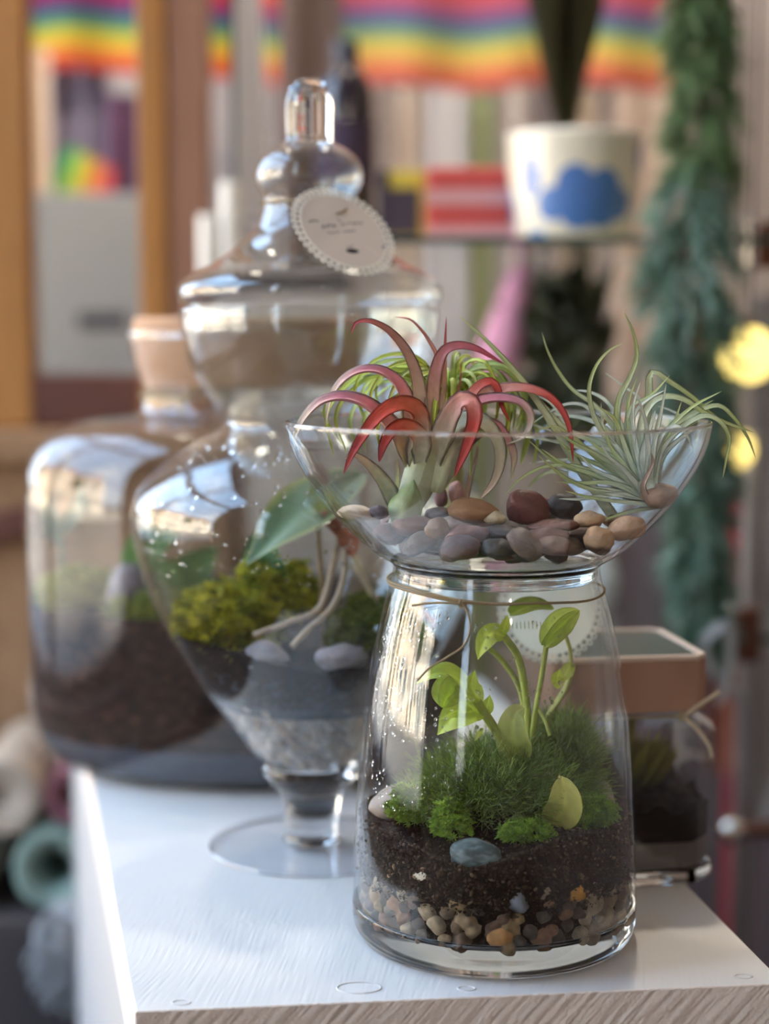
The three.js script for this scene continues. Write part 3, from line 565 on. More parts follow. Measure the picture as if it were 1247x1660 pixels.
bowlStones.forEach(([x, y, z, w, h, kind], i) => {
  const [c, label] = stoneKinds[kind] ?? stoneSpare[kind];
  const g = stone(500 + i * 3, [w * 0.00104, h * 0.00104, Math.min(w, 11) * 0.0009], [c[0], c[1] * 0.85, c[2] * (stoneSpare[kind] ? 0.62 : 0.76)], { facet: ['maroon', 'mauve', 'darkmauve', 'charcoal', 'purple', 'dkmaroon', 'dark'].includes(kind) ? 0.6 : 0.15, mottle: 0.25, under: kind === 'sand' ? [0.2, 0.18, 0.18] : undefined });
  const m = solo('bowl_stone', g, M.stone, spareLabels[i] ?? label, 'stone', [VX + x / 1000, y / 1000, VZ + z / 1000]);
  m.rotation.z = kind === 'peach' ? 0.22 : kind === 'brown' ? -0.06 : (i % 5 - 2) * 0.05;
});
{
  const r = rng(64), lower = [], tone = ['reddish brown', 'charcoal', 'brown', 'maroon', 'grey brown', 'near black'];
  for (let i = 0; i < 6; i++) lower.push(stone(700 + i, [0.0115, 0.0055, 0.009], [[0.18, 0.1, 0.08], [0.1, 0.085, 0.075], [0.15, 0.1, 0.075], [0.12, 0.06, 0.05], [0.2, 0.14, 0.1], [0.09, 0.065, 0.06]][i], { detail: 5 }));
  for (let i = 0; i < 34; i++) { const a = i * 2.4, q = 0.068 * Math.sqrt((i + 0.5) / 34), m = solo('bowl_stone', lower[i % 6], M.stone, `small ${tone[i % 6]} pebble in the bottom layer of the glass bowl`, 'stone', [VX + Math.cos(a) * q, 0.231 + q * q * 2.1 + r() * 0.003, VZ + Math.sin(a) * q], `${tone[i % 6]} bottom layer pebbles in the glass bowl`); m.rotation.set(r() * 0.6, r() * 6, r() * 0.6); }
}

// ---------------------------------------------------------------- air plants; leaves as [look, width, [x, y, z] ...] in mm from the vase axis on the bench
const redLeaves = [
  ['top', 12, [[-44.8,302.3,0],[-44.8,316.2,2.8],[-47,331.1,5],[-51.8,343.6,6.8],[-58.1,352.7,8],[-65.5,359.4,8.8],[-74.5,363.3,9],[-81.9,362.3,8.8],[-84.5,356.6,8]]],
  ['top', 5.5, [[-35.3,301.7,-10],[-33,324.8,-11.3],[-34.7,342.1,-12.7],[-38.8,350.8,-14],[-44.6,358.9,-15.3],[-50.9,364.6,-16.7],[-59.1,365.9,-18]]],
  ['top', 5.5, [[-34.8,297.4,-4],[-31.1,322.8,-4.7],[-30.3,348,-5.3],[-29.6,366.1,-6]]],
  ['pinktop', 13, [[-39.7,297.9,4],[-38,316.2,3.3],[-35.2,336.7,2.2],[-30.6,346.4,0.8],[-23.1,349.2,-0.9],[-12.7,347.5,-2.9],[-4.5,343.4,-5.3],[4.1,338.5,-8]]],
  ['pink', 13, [[-48.2,297.8,2],[-52,316.3,4.8],[-58.1,328.3,7],[-65.5,334,8.8],[-74.5,336,10],[-84.2,333.5,10.8],[-92.7,326.2,11],[-97.5,315.4,10.8],[-99.2,303.4,10]]],
  ['pink', 16, [[-52.9,286.6,6],[-59.8,300.6,10.1],[-70,312.1,13.5],[-80.1,318.5,16.1],[-91.4,320.5,18],[-101.5,318,19.1],[-110.5,309.6,19.5],[-115.6,300,19.1],[-117.5,289.5,18]]],
  ['red', 17, [[-47.2,284.6,10],[-45.1,298.7,16.9],[-46.4,311.4,22.5],[-51.5,315.9,26.9],[-58.2,316.5,30],[-67.7,311.4,31.9],[-76.6,300.8,32.5],[-83.9,288.5,31.9],[-88.7,277.6,30]]],
  ['red', 16, [[-45,282.6,14],[-45.2,294.4,20.4],[-49.2,301.3,25.1],[-55.4,304.1,28],[-61.6,301.2,29.1],[-66,293.9,28.4],[-68.6,284,26]]],
  ['green', 14, [[-58.6,254.5,8],[-63.2,265.1,9.6],[-70,275.5,11.2],[-78,283.7,12.8],[-84.2,287.2,14.4],[-88.4,284.8,16]]],
  ['redtip', 19, [[-38.1,284.7,12],[-32.7,298.8,18.4],[-27.3,311.5,23.5],[-21.9,318.6,27.4],[-17,317.9,30],[-14.8,310.8,31.4],[-17,299.6,31.5],[-21.3,287.3,30.4],[-25.9,275.9,28]]],
  ['green', 17, [[-38.5,279.7,6],[-32.5,293.8,11.5],[-23.6,304.3,16],[-14.8,307.9,19.5],[-7,303.5,22],[-0.8,293.5,23.5],[-0.2,282.3,24],[-4,270.9,23.5],[-10.3,263.1,22]]],
  ['redtip', 12, [[-35.4,290.5,-4],[-28.6,303.3,-1.2],[-18.4,317.2,1],[-9.4,327,2.5],[-3.2,328.5,3.3],[0.3,323.1,3.6],[2.7,313.9,3.1],[7.1,305.3,2]]],
  ['pink', 14, [[-33.2,293,0],[-24.2,307,3],[-11.8,316.9,5.5],[1.8,319.2,7.5],[13.1,316.5,9],[18.4,309.1,10],[17.1,300.6,10.5],[12,295.5,10.5],[5.2,293.2,10]]],
  ['redtip', 11, [[-31.8,297.2,-8],[-22.8,310.1,-4],[-10.3,320.6,-0.5],[3.2,324.7,2.5],[16.7,324.8,5],[29.7,319.8,7],[38.2,309.6,8.5],[41.7,298.3,9.5],[43.2,282.3,10]]],
  ['pink', 13, [[-31.8,283.4,-6],[-22.8,295.2,-2.1],[-11.5,303.5,0.9],[-2.4,303.6,3],[4.4,296.8,4.2],[9.7,285.3,4.6],[8.1,271.7,4]]],
  ['dead', 10, [[-33.1,281.2,-4],[-26.2,284.8,-2],[-19.4,289.6,0],[-12.6,295.5,2],[-5.3,299.3,4]]],
  ['top', 3.5, [[-34,296.8,-14],[-24.6,316,-15.3],[-20.9,328.1,-16.7],[-20.2,340.6,-18]]],
  ['green', 5, [[-59.6,260,-6],[-57.9,271.6,-7],[-58.3,283.2,-8]]],
];
const greyLeaves = [
  ['g', 7.5, [[68.1,249.6,-2],[46.8,279.8,-1.1],[30.5,306.2,-1.1],[14.3,329.1,-2],[-0.6,346.1,-3.8],[-10.8,356.4,-6.4],[-22.2,366.6,-10]]],
  ['g', 5, [[84,265.3,-8],[64.4,289.6,-10],[42.5,299.3,-12],[30.3,311.4,-14],[15.7,328.4,-16],[5.9,339.3,-18],[-3.8,351.5,-20],[-12.3,358.8,-22]]],
  ['g', 4.5, [[78.6,280.1,-6],[70,299.5,-7.7],[57.9,314,-9.3],[44.5,323.7,-11],[36.1,334.6,-12.7],[30,346.7,-14.3],[26.9,357.2,-16]]],
  ['g', 5, [[82.4,271.1,2],[72.2,285.8,4.3],[61,298,6.2],[54,312.4,7.5],[52.2,325.6,8.4],[56.5,338.7,8.7],[63.6,346.8,8.6],[71.4,351.1,8]]],
  ['g', 5.5, [[77.7,280.6,0],[72.7,287.9,0.6],[69.6,302.5,1.1],[70.3,318.2,1.7],[76,330.2,2.3],[80,342.7,2.9],[77.5,357.1,3.4],[71.7,369.3,4]]],
  ['w', 4, [[85.6,277.2,-12],[87,301.5,-15.5],[84.8,317.9,-19],[75.3,325.7,-22.5],[65.8,333,-26]]],
  ['g', 6.5, [[83,271.4,6],[83.8,290.8,6.7],[85.8,307.6,7.3],[86.7,323.2,8],[86.7,332.2,8.7],[88.9,334.3,9.3],[98.2,328.6,10],[111.4,319.7,10.7],[123.4,309.6,11.3],[134.7,302.9,12]]],
  ['g', 5.5, [[88.5,272.3,2],[94.1,291.9,6.1],[105.9,305.9,9.2],[117.3,313.2,11.3],[126.6,315,12.4],[134.5,308.5,12.6],[143.3,296.5,11.8],[148.3,285.3,10]]],
  ['g', 6.5, [[85.1,274,8],[81.4,293.5,10.8],[83.7,310.3,13],[89.9,318.7,14.8],[97.3,320.5,16],[105.6,318.6,16.8],[116.3,311.7,17],[130.7,305.2,16.8],[145.8,300.1,16]]],
  ['g', 5.5, [[88.4,275.4,10],[98,296.1,14.7],[107.9,305.8,18.3],[118,309.8,21],[125.4,306.1,22.7],[130.1,297.9,23.5],[128.9,286,23.2],[127.3,274.3,22]]],
  ['w', 5, [[86.9,272,12],[89.4,289.1,17],[94.6,301.2,20.6],[100.6,304.1,23],[105.8,299.1,24.2],[109.8,290.6,24]]],
  ['w', 5, [[91.5,271.4,6],[95.8,286,7.2],[106.5,296.8,7],[114.5,301.8,5.2],[123.5,302.5,2]]],
  ['g', 4.5, [[85,262.6,2],[64.7,272.8,7.8],[43.7,280.4,12.2],[25.5,280.1,15.4],[11.1,272.5,17.4],[4,264.7,18]]],
  ['g', 5, [[86.2,259.7,10],[66.5,264.3,13.6],[51.6,267.7,17.2],[38.1,274,20.8],[28.8,281.4,24.4],[21.6,287.8,28]]],
  ['g', 4, [[86.8,258.3,14],[68.2,260.6,18.7],[51,263.5,23.3],[37.2,267.7,28]]],
  ['g', 3.5, [[89.6,256.3,12],[75.7,254.5,17.3],[63.1,251.7,22.7],[55.3,249.1,28]]],
  ['w', 4, [[80.6,268.3,-2],[65.8,278.1,-1.2],[51.3,282.6,-2],[35.8,282.7,-4.2],[19.1,280.6,-8]]],
  ['w', 5, [[81.6,279.8,-10],[64.7,300.4,-13.5],[52.8,306.1,-17],[35.9,308.6,-20.5],[21.4,311.5,-24]]],
  ['w', 4.5, [[78.7,289.7,-8],[71.6,306.6,-11],[64.5,316.9,-14],[55,322,-17],[45.3,322.9,-20]]],
  ['w', 5, [[84.5,274.7,-12],[72.4,290.4,-15.5],[55.6,294.5,-19],[36.2,298,-22.5],[17.9,304,-26]]],
  ['w', 4.5, [[83.6,272.8,-6],[69,287.3,-7.5],[49.6,289.7,-9],[27.7,294.5,-10.5],[8.3,296.8,-12]]],
  ['g', 3.8, [[78.6,285.6,2],[74.1,301.5,5],[77.3,314.8,8],[87.4,321.2,11],[97.5,332.7,14]]],
  ['w', 4, [[81.9,285.8,4],[77.6,302.8,7],[79.4,312.5,10],[86,319.2,13],[94.2,324.2,16]]],
  ['w', 4, [[93.9,274.9,-10],[103.7,299.2,-12.5],[108.6,307.4,-15],[103.1,311.2,-17.5],[96.5,313.5,-20]]],
  ['w', 5, [[81.2,269.6,-14],[65.6,284.1,-18.5],[48.7,291.2,-23],[34.1,314.4,-27.5],[23.2,320.5,-32]]],
  ['g', 5, [[80.4,266,0],[60.6,283.2,1.6],[50.6,290.5,3.2],[44.3,295.5,4.8],[33.3,302.8,6.4],[21.2,300.5,8]]],
  ['w', 4.5, [[83.3,273,-4],[73.2,287.7,-3],[60.8,303.5,-2.7],[51,314.3,-3],[41.5,315.5,-4],[30.8,310.6,-5.7],[20.1,303.2,-8]]],
  ['g', 7, [[82.9,263.2,8],[71.6,274.2,10],[58,284,12],[49.3,291.3,14],[43.1,298.6,16]]],
  ['g', 6.5, [[84.6,266.4,4],[76.9,283.5,5.5],[71.7,295.6,7],[66.5,307.7,8.5],[56.7,314.9,10]]],
  ['w', 6.5, [[87,269.6,12],[82.9,284.1,13.3],[86,300.9,14.7],[89.2,312.8,16]]],
  ['w', 6, [[81.9,269,6],[76.8,288.3,6],[75.3,302.8,6],[73.4,312.4,6]]],
  ['w', 6, [[89,269.8,14],[92,286.7,16],[98.6,297.5,18],[102.9,301.2,20]]],
  ['g', 4, [[43.9,272.6,-22],[34.2,274.3,-24],[25.7,269.8,-26],[20.3,264,-28]]],
  ['d', 4.5, [[85.9,260.2,20],[82.3,269.2,20.5],[85.4,277.5,21],[87.6,283.5,21.5],[86.3,288.9,22]]],];
const looks = {
  top: [[0, 0.5, 0.54, 0.38], [0.35, 0.58, 0.5, 0.36], [0.6, 0.56, 0.33, 0.25], [0.82, 0.46, 0.15, 0.11], [1, 0.62, 0.09, 0.14]],
  pinktop: [[0, 0.5, 0.52, 0.36], [0.4, 0.55, 0.34, 0.25], [0.65, 0.6, 0.2, 0.22], [1, 0.62, 0.08, 0.15]],
  pink: [[0, 0.55, 0.58, 0.4], [0.2, 0.66, 0.5, 0.3], [0.42, 0.66, 0.24, 0.27], [0.62, 0.62, 0.22, 0.28], [0.8, 0.62, 0.46, 0.36], [1, 0.52, 0.5, 0.32]],
  red: [[0, 0.58, 0.62, 0.46], [0.3, 0.68, 0.54, 0.4], [0.42, 0.66, 0.18, 0.09], [0.6, 0.66, 0.08, 0.04], [1, 0.5, 0.05, 0.08]],
  redtip: [[0, 0.56, 0.6, 0.42], [0.3, 0.66, 0.58, 0.42], [0.5, 0.68, 0.34, 0.28], [0.7, 0.62, 0.08, 0.06], [1, 0.52, 0.06, 0.06]],
  green: [[0, 0.55, 0.6, 0.44], [0.4, 0.56, 0.6, 0.4], [0.75, 0.58, 0.5, 0.34], [1, 0.6, 0.4, 0.3]],
  dead: [[0, 0.3, 0.3, 0.17], [0.5, 0.24, 0.08, 0.08], [1, 0.2, 0.08, 0.07]],
  g: [[0, 0.64, 0.68, 0.54], [0.35, 0.58, 0.64, 0.45], [0.75, 0.48, 0.56, 0.22], [1, 0.54, 0.58, 0.26]],
  w: [[0, 0.68, 0.72, 0.6], [0.5, 0.68, 0.73, 0.62], [1, 0.7, 0.74, 0.6]],
  d: [[0, 0.4, 0.27, 0.2], [0.5, 0.5, 0.36, 0.28], [1, 0.42, 0.25, 0.16]],
};
{
  const p = thing('air_plant', 'air plant with thick curling leaves blushed red and pink in the glass bowl', 'air plant', [VX - 0.0575, 0.245, VZ + 0.012]);
  const at = ([x, y, z]) => V(x / 1000 + 0.0575, y / 1000 - 0.245, z / 1000 - 0.012);
  for (const [look, w, pts] of redLeaves) {
    const base = { green: 0.75, dead: 0.8 }[look] ?? 0.5;
    const q = pts.map(at), b0 = pts[0]; if (look !== 'dead' && b0[1] > 284) q.unshift(at([lerp(-42, b0[0], 0.3), Math.min(280, b0[1] - 15), 4 + b0[2] * 0.35]));
    part(p, 'leaf', strap(q, w / 1080, looks[look], { face: look === 'pink' ? [-0.15, 0.85, 0.6] : look === 'green' ? [0.1, 0.6, 0.8] : [0, 0.45, 0.9], cup: look === 'top' ? 0.7 : 0.45, base, power: 0.62, thick: 0.28, N: 36, edge: look === 'green' || look === 'pink' ? [0.5, 0.4, 0.34] : undefined }), M.leaf);
  }
  // the swollen base: overlapping sheaths on a bent stem
  const body = tube([at([-58.5, 243, 12]), at([-53, 255, 10]), at([-46, 270, 7]), at([-41, 287, 4]), at([-38, 305, 2])], 0.0092, 40, 20), P = body.attributes.position;
  const axis = new THREE.CatmullRomCurve3([at([-58.5, 243, 12]), at([-53, 255, 10]), at([-46, 270, 7]), at([-41, 287, 4]), at([-38, 305, 2])]);
  for (let i = 0; i < P.count; i++) { const s = Math.floor(i / 21) / 40, c = axis.getPointAt(Math.min(1, s)), k = lerp(0.7, 1.12, smooth(0, 0.55, s)) * lerp(1, 0.04, smooth(0.7, 1, s)); P.setXYZ(i, c.x + (P.getX(i) - c.x) * k, c.y + (P.getY(i) - c.y) * k, c.z + (P.getZ(i) - c.z) * k); }
  body.computeVertexNormals();
  part(p, 'stem', colorize(body, (x, y, z) => { const m = 1 + 0.2 * noise(x * 200, y * 200, z * 200), t = smooth(0.01, 0.05, y); return [lerp(0.44, 0.42, t) * m, lerp(0.47, 0.44, t) * m, lerp(0.32, 0.24, t) * m]; }), M.leaf);
  part(p, 'sheath', blade([at([-58, 246, 21]), at([-55.5, 255, 23]), at([-52, 263, 21.5]), at([-48.5, 273.5, 16])], 0.02, [0.44, 0.47, 0.31], [0.28, 0.37, 0.12], { face: [-0.15, 0.1, 1], fold: -0.7, round: true, point: 0.8, rim: [0.3, 0.42, 0.14] }), M.leaf);
  part(p, 'sheath', blade([at([-36, 265, 14]), at([-31, 280, 15]), at([-24, 292, 14]), at([-12, 300, 10])], 0.017, [0.52, 0.57, 0.34], [0.56, 0.52, 0.4], { face: [0.3, 0.5, 0.8], fold: -0.6, round: true, point: 0.7 }), M.leaf);
  part(p, 'root', tinted(tube([at([-64, 246, 15]), at([-62, 240, 17]), at([-58, 236, 17])], 0.0022, 12, 6), [0.4, 0.3, 0.22]), M.leaf);
}
{
  const p = thing('air_plant', 'bushy bright green air plant with thin arching leaves behind the red one in the bowl', 'air plant', [VX - 0.026, 0.262, VZ - 0.032]);
  const r = rng(15), grn = [[0, 0.5, 0.6, 0.2], [0.5, 0.5, 0.62, 0.1], [1, 0.46, 0.55, 0.08]], grn2 = [[0, 0.6, 0.68, 0.42], [0.5, 0.46, 0.58, 0.2], [1, 0.4, 0.5, 0.12]];
  for (let i = 0; i < 46; i++) {
    const a = i * 2.4 + r() * 0.4, q = 0.5 + 0.5 * r(), R = (0.02 + 0.042 * q) * (Math.cos(a) < 0 ? 1.28 : 0.9), up = 0.054 + 0.03 * (1 - Math.abs(q - 0.5)) - 0.016 * r(), dn = 0.034 * q + r() * 0.014, ca = Math.cos(a), sa = Math.sin(a) * 0.62;
    part(p, 'leaf', strap([V(0, 0.012, 0), V(ca * 0.004, 0.036, sa * 0.004), V(ca * R * 0.32, up, sa * R * 0.32), V(ca * R * 0.72, up * 1.06 - dn * 0.1, sa * R * 0.72), V(ca * R, up - dn * 0.55, sa * R), V(ca * R * (1.0 - 0.16 * r()), up - dn * 1.15, sa * R)], 0.0047 + r() * 0.001, i % 3 ? grn : grn2, { face: [0.1, 0.8, 0.6], cup: 0.5, base: 1, power: 0.45, N: 26 }), M.leaf);
  }
  part(p, 'stem', tinted(tube([V(0.002, -0.014, 0.002), V(0.001, 0, 0), V(0, 0.02, 0)], 0.0075, 16, 14), [0.36, 0.36, 0.14]), M.leaf);
  part(p, 'dead_leaf', strap([V(0.008, -0.01, 0.004), V(0.012, 0.01, 0.006), V(0.016, 0.026, 0.006), V(0.011, 0.032, 0.006)], 0.005, looks.d), M.leaf);
}
{
  const p = thing('air_plant', 'silvery green air plant with long wispy leaves and a brown root in the bowl', 'air plant', [VX + 0.086, 0.26, VZ + 0.012]);
  const at = ([x, y, z]) => V(x / 1000 - 0.086, y / 1000 - 0.26, z / 1000 - 0.012);
  for (const [look, w, pts] of greyLeaves) part(p, look === 'd' ? 'dead_leaf' : 'leaf', strap(pts.map(at), (w * 0.92) / 1000, looks[look], { face: [-0.1, 0.5, 0.85], cup: 0.5, base: 1, power: 0.55, N: 34 }), M.leaf);
  const r = rng(71);
  for (let i = 0; i < 26; i++) { // the dense fan of shorter silver leaves round the heart
    const a = -1.5 + (i / 25) * 1.95 + (r() - 0.5) * 0.3, L = 0.045 + r() * 0.035, z = (r() - 0.5) * 0.04, b = (r() - 0.3) * 0.5;
    part(p, 'leaf', strap([V(0, 0.002, 0), V(Math.sin(a) * L * 0.4, Math.cos(a) * L * 0.45 + 0.003, z * 0.4), V(Math.sin(a + b * 0.5) * L * 0.75, Math.cos(a + b * 0.5) * L * 0.75, z * 0.8), V(Math.sin(a + b) * L, Math.cos(a + b) * L * 0.95, z)], 0.0048, r() < 0.5 ? looks.w : looks.g, { face: [-0.1, 0.5, 0.85], cup: 0.5, base: 1, power: 0.6, N: 20 }), M.leaf);
  }
  part(p, 'root', stone(900, [0.0105, 0.0075, 0.008], [0.42, 0.27, 0.19], { mottle: 0.4 }), M.leaf, [0.0065, 0.0035, 0.003]);
  part(p, 'stem', tinted(tube([V(0.004, 0.003, 0.004), V(0.001, 0.008, 0.001), V(-0.003, 0.013, 0)], 0.005, 16, 12), [0.6, 0.63, 0.5]), M.leaf);
}

// ---------------------------------------------------------------- the footed apothecary jar
const AX = -0.0508, AZ = -1.156;
const jarOut = dense([[0.03, 0.0612], [0.0345, 0.064], [0.0414, 0.0691], [0.0571, 0.09], [0.0748, 0.113], [0.0924, 0.1427], [0.1057, 0.1676], [0.1144, 0.1924], [0.1204, 0.2171], [0.1219, 0.2353], [0.1167, 0.2509], [0.101, 0.2665], [0.0787, 0.282], [0.0605, 0.2925], [0.0574, 0.2965], [0.0583, 0.3007], [0.0659, 0.3096], [0.0759, 0.3233], [0.0824, 0.3383], [0.0858, 0.352], [0.0872, 0.3605], [0.088, 0.3722]], 5);
const jarIn = inset(jarOut, 0.0028).filter((p) => p[1] > 0.064);
const jarR = (y) => radiusAt(jarIn, Math.max(0.066, y)) - 0.0008;
{
  const j = thing('apothecary_jar', 'tall footed glass apothecary jar planted with moss, standing behind the front vase', 'jar', [AX, 0, AZ]);
  part(j, 'body', lathe([...jarOut, [0.0868, 0.3732], ...jarIn.slice().reverse()], 160), M.sheet);
  part(j, 'stem', lathe(dense([[0, 0.0048], [0.012, 0.0048], [0.0197, 0.0052], [0.0178, 0.0085], [0.0184, 0.0192], [0.0206, 0.035], [0.0231, 0.0403], [0.0308, 0.0486], [0.0335, 0.0534], [0.0334, 0.058], [0.0318, 0.0608], [0.02, 0.0608], [0, 0.0606]], 5, [0, 12]), 96), M.glass);
  part(j, 'foot_rim', new THREE.TorusGeometry(0.0702, 0.0013, 8, 128).rotateX(Math.PI / 2), M.glass, [0, 0.0016, 0]);
  part(j, 'foot', lathe([[0, 0.0006], [0.0695, 0.0006], [0.0706, 0.0012], [0.0708, 0.0022], [0.07, 0.003], [0.05, 0.0036], [0.03, 0.0043], [0.0195, 0.0048], [0, 0.0047]], 128), M.sheetFoot);
}
const lidOut = dense([[0.0862, 0.3742], [0.0887, 0.3783], [0.0895, 0.383], [0.0885, 0.3876], [0.0849, 0.3915], [0.0782, 0.3964], [0.0662, 0.4022], [0.0537, 0.4103], [0.0442, 0.4193], [0.0372, 0.4259], [0.0322, 0.4361], [0.0306, 0.443], [0.0312, 0.4465], [0.0338, 0.4511], [0.036, 0.457], [0.0358, 0.4645], [0.0321, 0.4726], [0.0246, 0.4786], [0.0185, 0.4815]], 5);
{
  const l = thing('glass_dome', 'domed glass lid with a flared skirt and a bullet shaped knob closing the apothecary jar', 'lid', [AX + 0.0005, 0, AZ]);
  const inn = inset(lidOut, 0.0024).slice(2);
  part(l, 'dome', lathe([...lidOut, ...inn.slice().reverse(), [0.083, 0.3745], [0.0862, 0.3742]], 160), M.sheet);
  part(l, 'finial', lathe(dense([[0, 0.4812], [0.008, 0.4812], [0.0155, 0.4815], [0.0172, 0.4822], [0.0158, 0.4859], [0.016, 0.4948], [0.016, 0.5088], [0.0135, 0.5176], [0.0082, 0.5233], [0, 0.525]], 6, [0, 9]), 96), M.glass);
  part(l, 'collar', lathe([[0.0795, 0.3742], [0.082, 0.374], [0.0815, 0.357], [0.0798, 0.357], [0.0795, 0.3742]], 128), M.sheet);
}
{ // the handwritten doily tag on the lid
  const c = document.createElement('canvas'); c.width = c.height = 512; const g = c.getContext('2d');
  g.fillStyle = '#d9cfc4'; g.fillRect(0, 0, 512, 512); g.strokeStyle = '#4a4652'; g.lineCap = 'round';
  const r = rng(5), scrawl = (x, y, w, h, lw) => { g.lineWidth = lw; g.beginPath(); g.moveTo(x, y); for (let k = 0; k < w; k += 7) g.lineTo(x + k, y + (r() - 0.5) * h); g.stroke(); };
  g.save(); g.translate(256, 256); g.rotate(-0.12); g.scale(1.3, 1.3); g.translate(0, -18); // the lines of writing run level although the tag hangs askew
  scrawl(-150, -46, 54, 15, 5); scrawl(-96, -14, 76, 18, 5); scrawl(6, -14, 24, 12, 4); scrawl(40, -18, 78, 16, 4); scrawl(-88, 22, 70, 8, 3.5); scrawl(-6, 22, 66, 10, 4); g.lineWidth = 3; g.beginPath(); g.moveTo(2, -52); g.lineTo(8, -22); g.stroke();
  g.fillStyle = '#22242c'; g.beginPath(); g.ellipse(-14, 128, 32, 13, 0.12, 0, 7); g.fill(); scrawl(-30, 104, 40, 14, 2.5);
  g.strokeStyle = '#e6ddd2'; g.lineWidth = 6; g.beginPath(); g.moveTo(70, 110); g.lineTo(130, 190); g.stroke(); g.strokeStyle = '#55566a'; scrawl(150, 120, 40, 30, 4); scrawl(150, 146, 24, 16, 4);
  g.restore();
  const map = new THREE.CanvasTexture(c); map.colorSpace = THREE.SRGBColorSpace;
  const t = thing('doily_tag', 'pale paper doily tag with handwriting and a lace edge lying on the apothecary jar lid', 'tag', [AX + 0.0245, 0.4215, AZ + 0.0465]);
  t.lookAt(t.position.x + 0.44, t.position.y + 0.62, t.position.z + 0.66);
  const m = std({ map, roughness: 0.9 });
  doily(t, 0.0365, M.paper);
  part(t, 'writing_face', new THREE.CircleGeometry(0.0365 * 0.82, 64), m, [0, 0, 0.0004]);
  const s = thing('tag_string', 'natural twine tied round the lid waist holding the handwritten doily tag', 'string', [AX, 0, AZ]);
  part(s, 'loop', new THREE.TorusGeometry(0.0314, 0.0007, 6, 80).rotateX(Math.PI / 2), M.twine, [0, 0.4425, 0]);
  part(s, 'tail', tube([V(0.021, 0.4425, 0.0235), V(0.026, 0.437, 0.031), V(0.021, 0.4335, 0.0385), V(0.009, 0.431, 0.0415)], 0.0007, 24, 5), M.twine);
}
{ // what grows in it
  const top = (x, z) => 0.142 + 0.012 * smooth(0.02, -0.06, x) + 0.008 * noise(x * 30, 1, z * 30);
  solo('potting_soil', earth(jarR, 0.112, top, { seg: 150, rows: 16, rings: 20, seed: 9 }), M.soil, 'dark band of potting soil under the moss in the apothecary jar', 'soil', [AX, 0, AZ]).userData.kind = 'stuff';
  solo('charcoal_layer', earth((y) => jarR(y) - 0.0003, 0.104, (x, z) => 0.1345 + 0.006 * noise(x * 40, 2, z * 40), { seg: 150, rows: 16, rings: 6, seed: 4, rough: 0.0008 }), std({ color: RGB(0.045, 0.05, 0.068), roughness: 0.9, bumpMap: soilBump, bumpScale: 0.002 }), 'blue black charcoal layer above the white chippings in the apothecary jar', 'charcoal', [AX, 0, AZ]).userData.kind = 'stuff';
  solo('gravel_bed', earth((y) => jarR(y) - 0.004, 0.0655, () => 0.108, { seg: 80, rows: 10, rings: 5, seed: 3, rough: 0.003 }), paint(0.4, 0.36, 0.34), 'pale grit between the white chippings of the apothecary jar', 'grit', [AX, 0, AZ]).userData.kind = 'stuff';
  const r = rng(123), shapes = []; const pal = [[0.74, 0.66, 0.6], [0.6, 0.52, 0.47], [0.8, 0.75, 0.7], [0.56, 0.44, 0.36], [0.66, 0.54, 0.42]];
  const tone = ['off white', 'grey white', 'bright white', 'buff', 'cream'];
  for (let i = 0; i < 15; i++) shapes.push(stone(800 + i, [1, 0.75, 0.8], pal[i % 5], { facet: 0.9, detail: 3, mottle: 0.25 }));
  let n = 0;
  for (let row = 0; row < 9; row++) { const y = 0.0675 + row * 0.0054, N = Math.round(jarR(y) * 6.28 / 0.0125);
    for (let k = 0; k < N; k++) { const a = (k + 0.5 * (row % 2) + (r() - 0.5) * 0.5) / N * 6.283 - Math.PI; if (Math.abs(a) > 1.75) continue; const s = 0.0042 + r() * r() * 0.0056, R = jarR(y) - s * 0.8 - r() * 0.0015, yy = y + (r() - 0.5) * 0.005 + (row >= 7 ? r() * 0.008 : 0);
      const c = tone[n % 15 % 5], m = solo('stone_chipping', shapes[n++ % 15], M.stone, `${c} stone chipping in the pointed bottom of the apothecary jar`, 'chipping', [AX + Math.sin(a) * R, yy, AZ + Math.cos(a) * R], `${c} chippings in the apothecary jar`); m.scale.setScalar(s); m.rotation.set(r() * 6, r() * 6, r() * 6); } }
  const q1 = solo('quartz_stone', stone(61, [0.017, 0.0105, 0.013], [0.27, 0.25, 0.29], { mottle: 0.4 }), M.stone, 'pale lilac stone on the soil left of the roots in the apothecary jar', 'stone', [AX - 0.028, 0.1465, AZ + 0.07]); q1.rotation.z = 0.1;
  const q2 = solo('quartz_stone', stone(62, [0.018, 0.0095, 0.013], [0.25, 0.22, 0.25], { mottle: 0.4 }), M.stone, 'pale lilac stone on the soil right of the roots in the apothecary jar', 'stone', [AX + 0.024, 0.148, AZ + 0.072]); q2.rotation.z = 0.1;
  placeMoss(moss('sprig_moss', '', tuftGeo, 900, 31, [-0.055, 0.15, 0.025], [0.036, 0.036, 0.05], 0.0075, [0.1, 0.12, 0.012], [0.55, 0.5, 0.04], jarR), 'mustard green sprigs of moss filling the left side of the apothecary jar', [AX, AZ]);
  for (const [i, x, y, z, rx, ry, label] of [[0, -0.03, 0.165, 0.03, 0.02, 0.038, 'tall mustard green moss sprig under the big leaf in the apothecary jar'], [1, -0.072, 0.155, 0.035, 0.016, 0.026, 'small mustard green moss sprig at the far left of the apothecary jar'], [2, -0.008, 0.172, 0.03, 0.011, 0.03, 'thin yellow green moss sprig just left of the roots in the apothecary jar']])
    placeMoss(moss('sprig_moss', '', tuftGeo, 260, 34 + i, [x, y, z], [rx, ry, rx], 0.0075, [0.14, 0.17, 0.012], [0.6, 0.56, 0.05], jarR), label, [AX, AZ]);
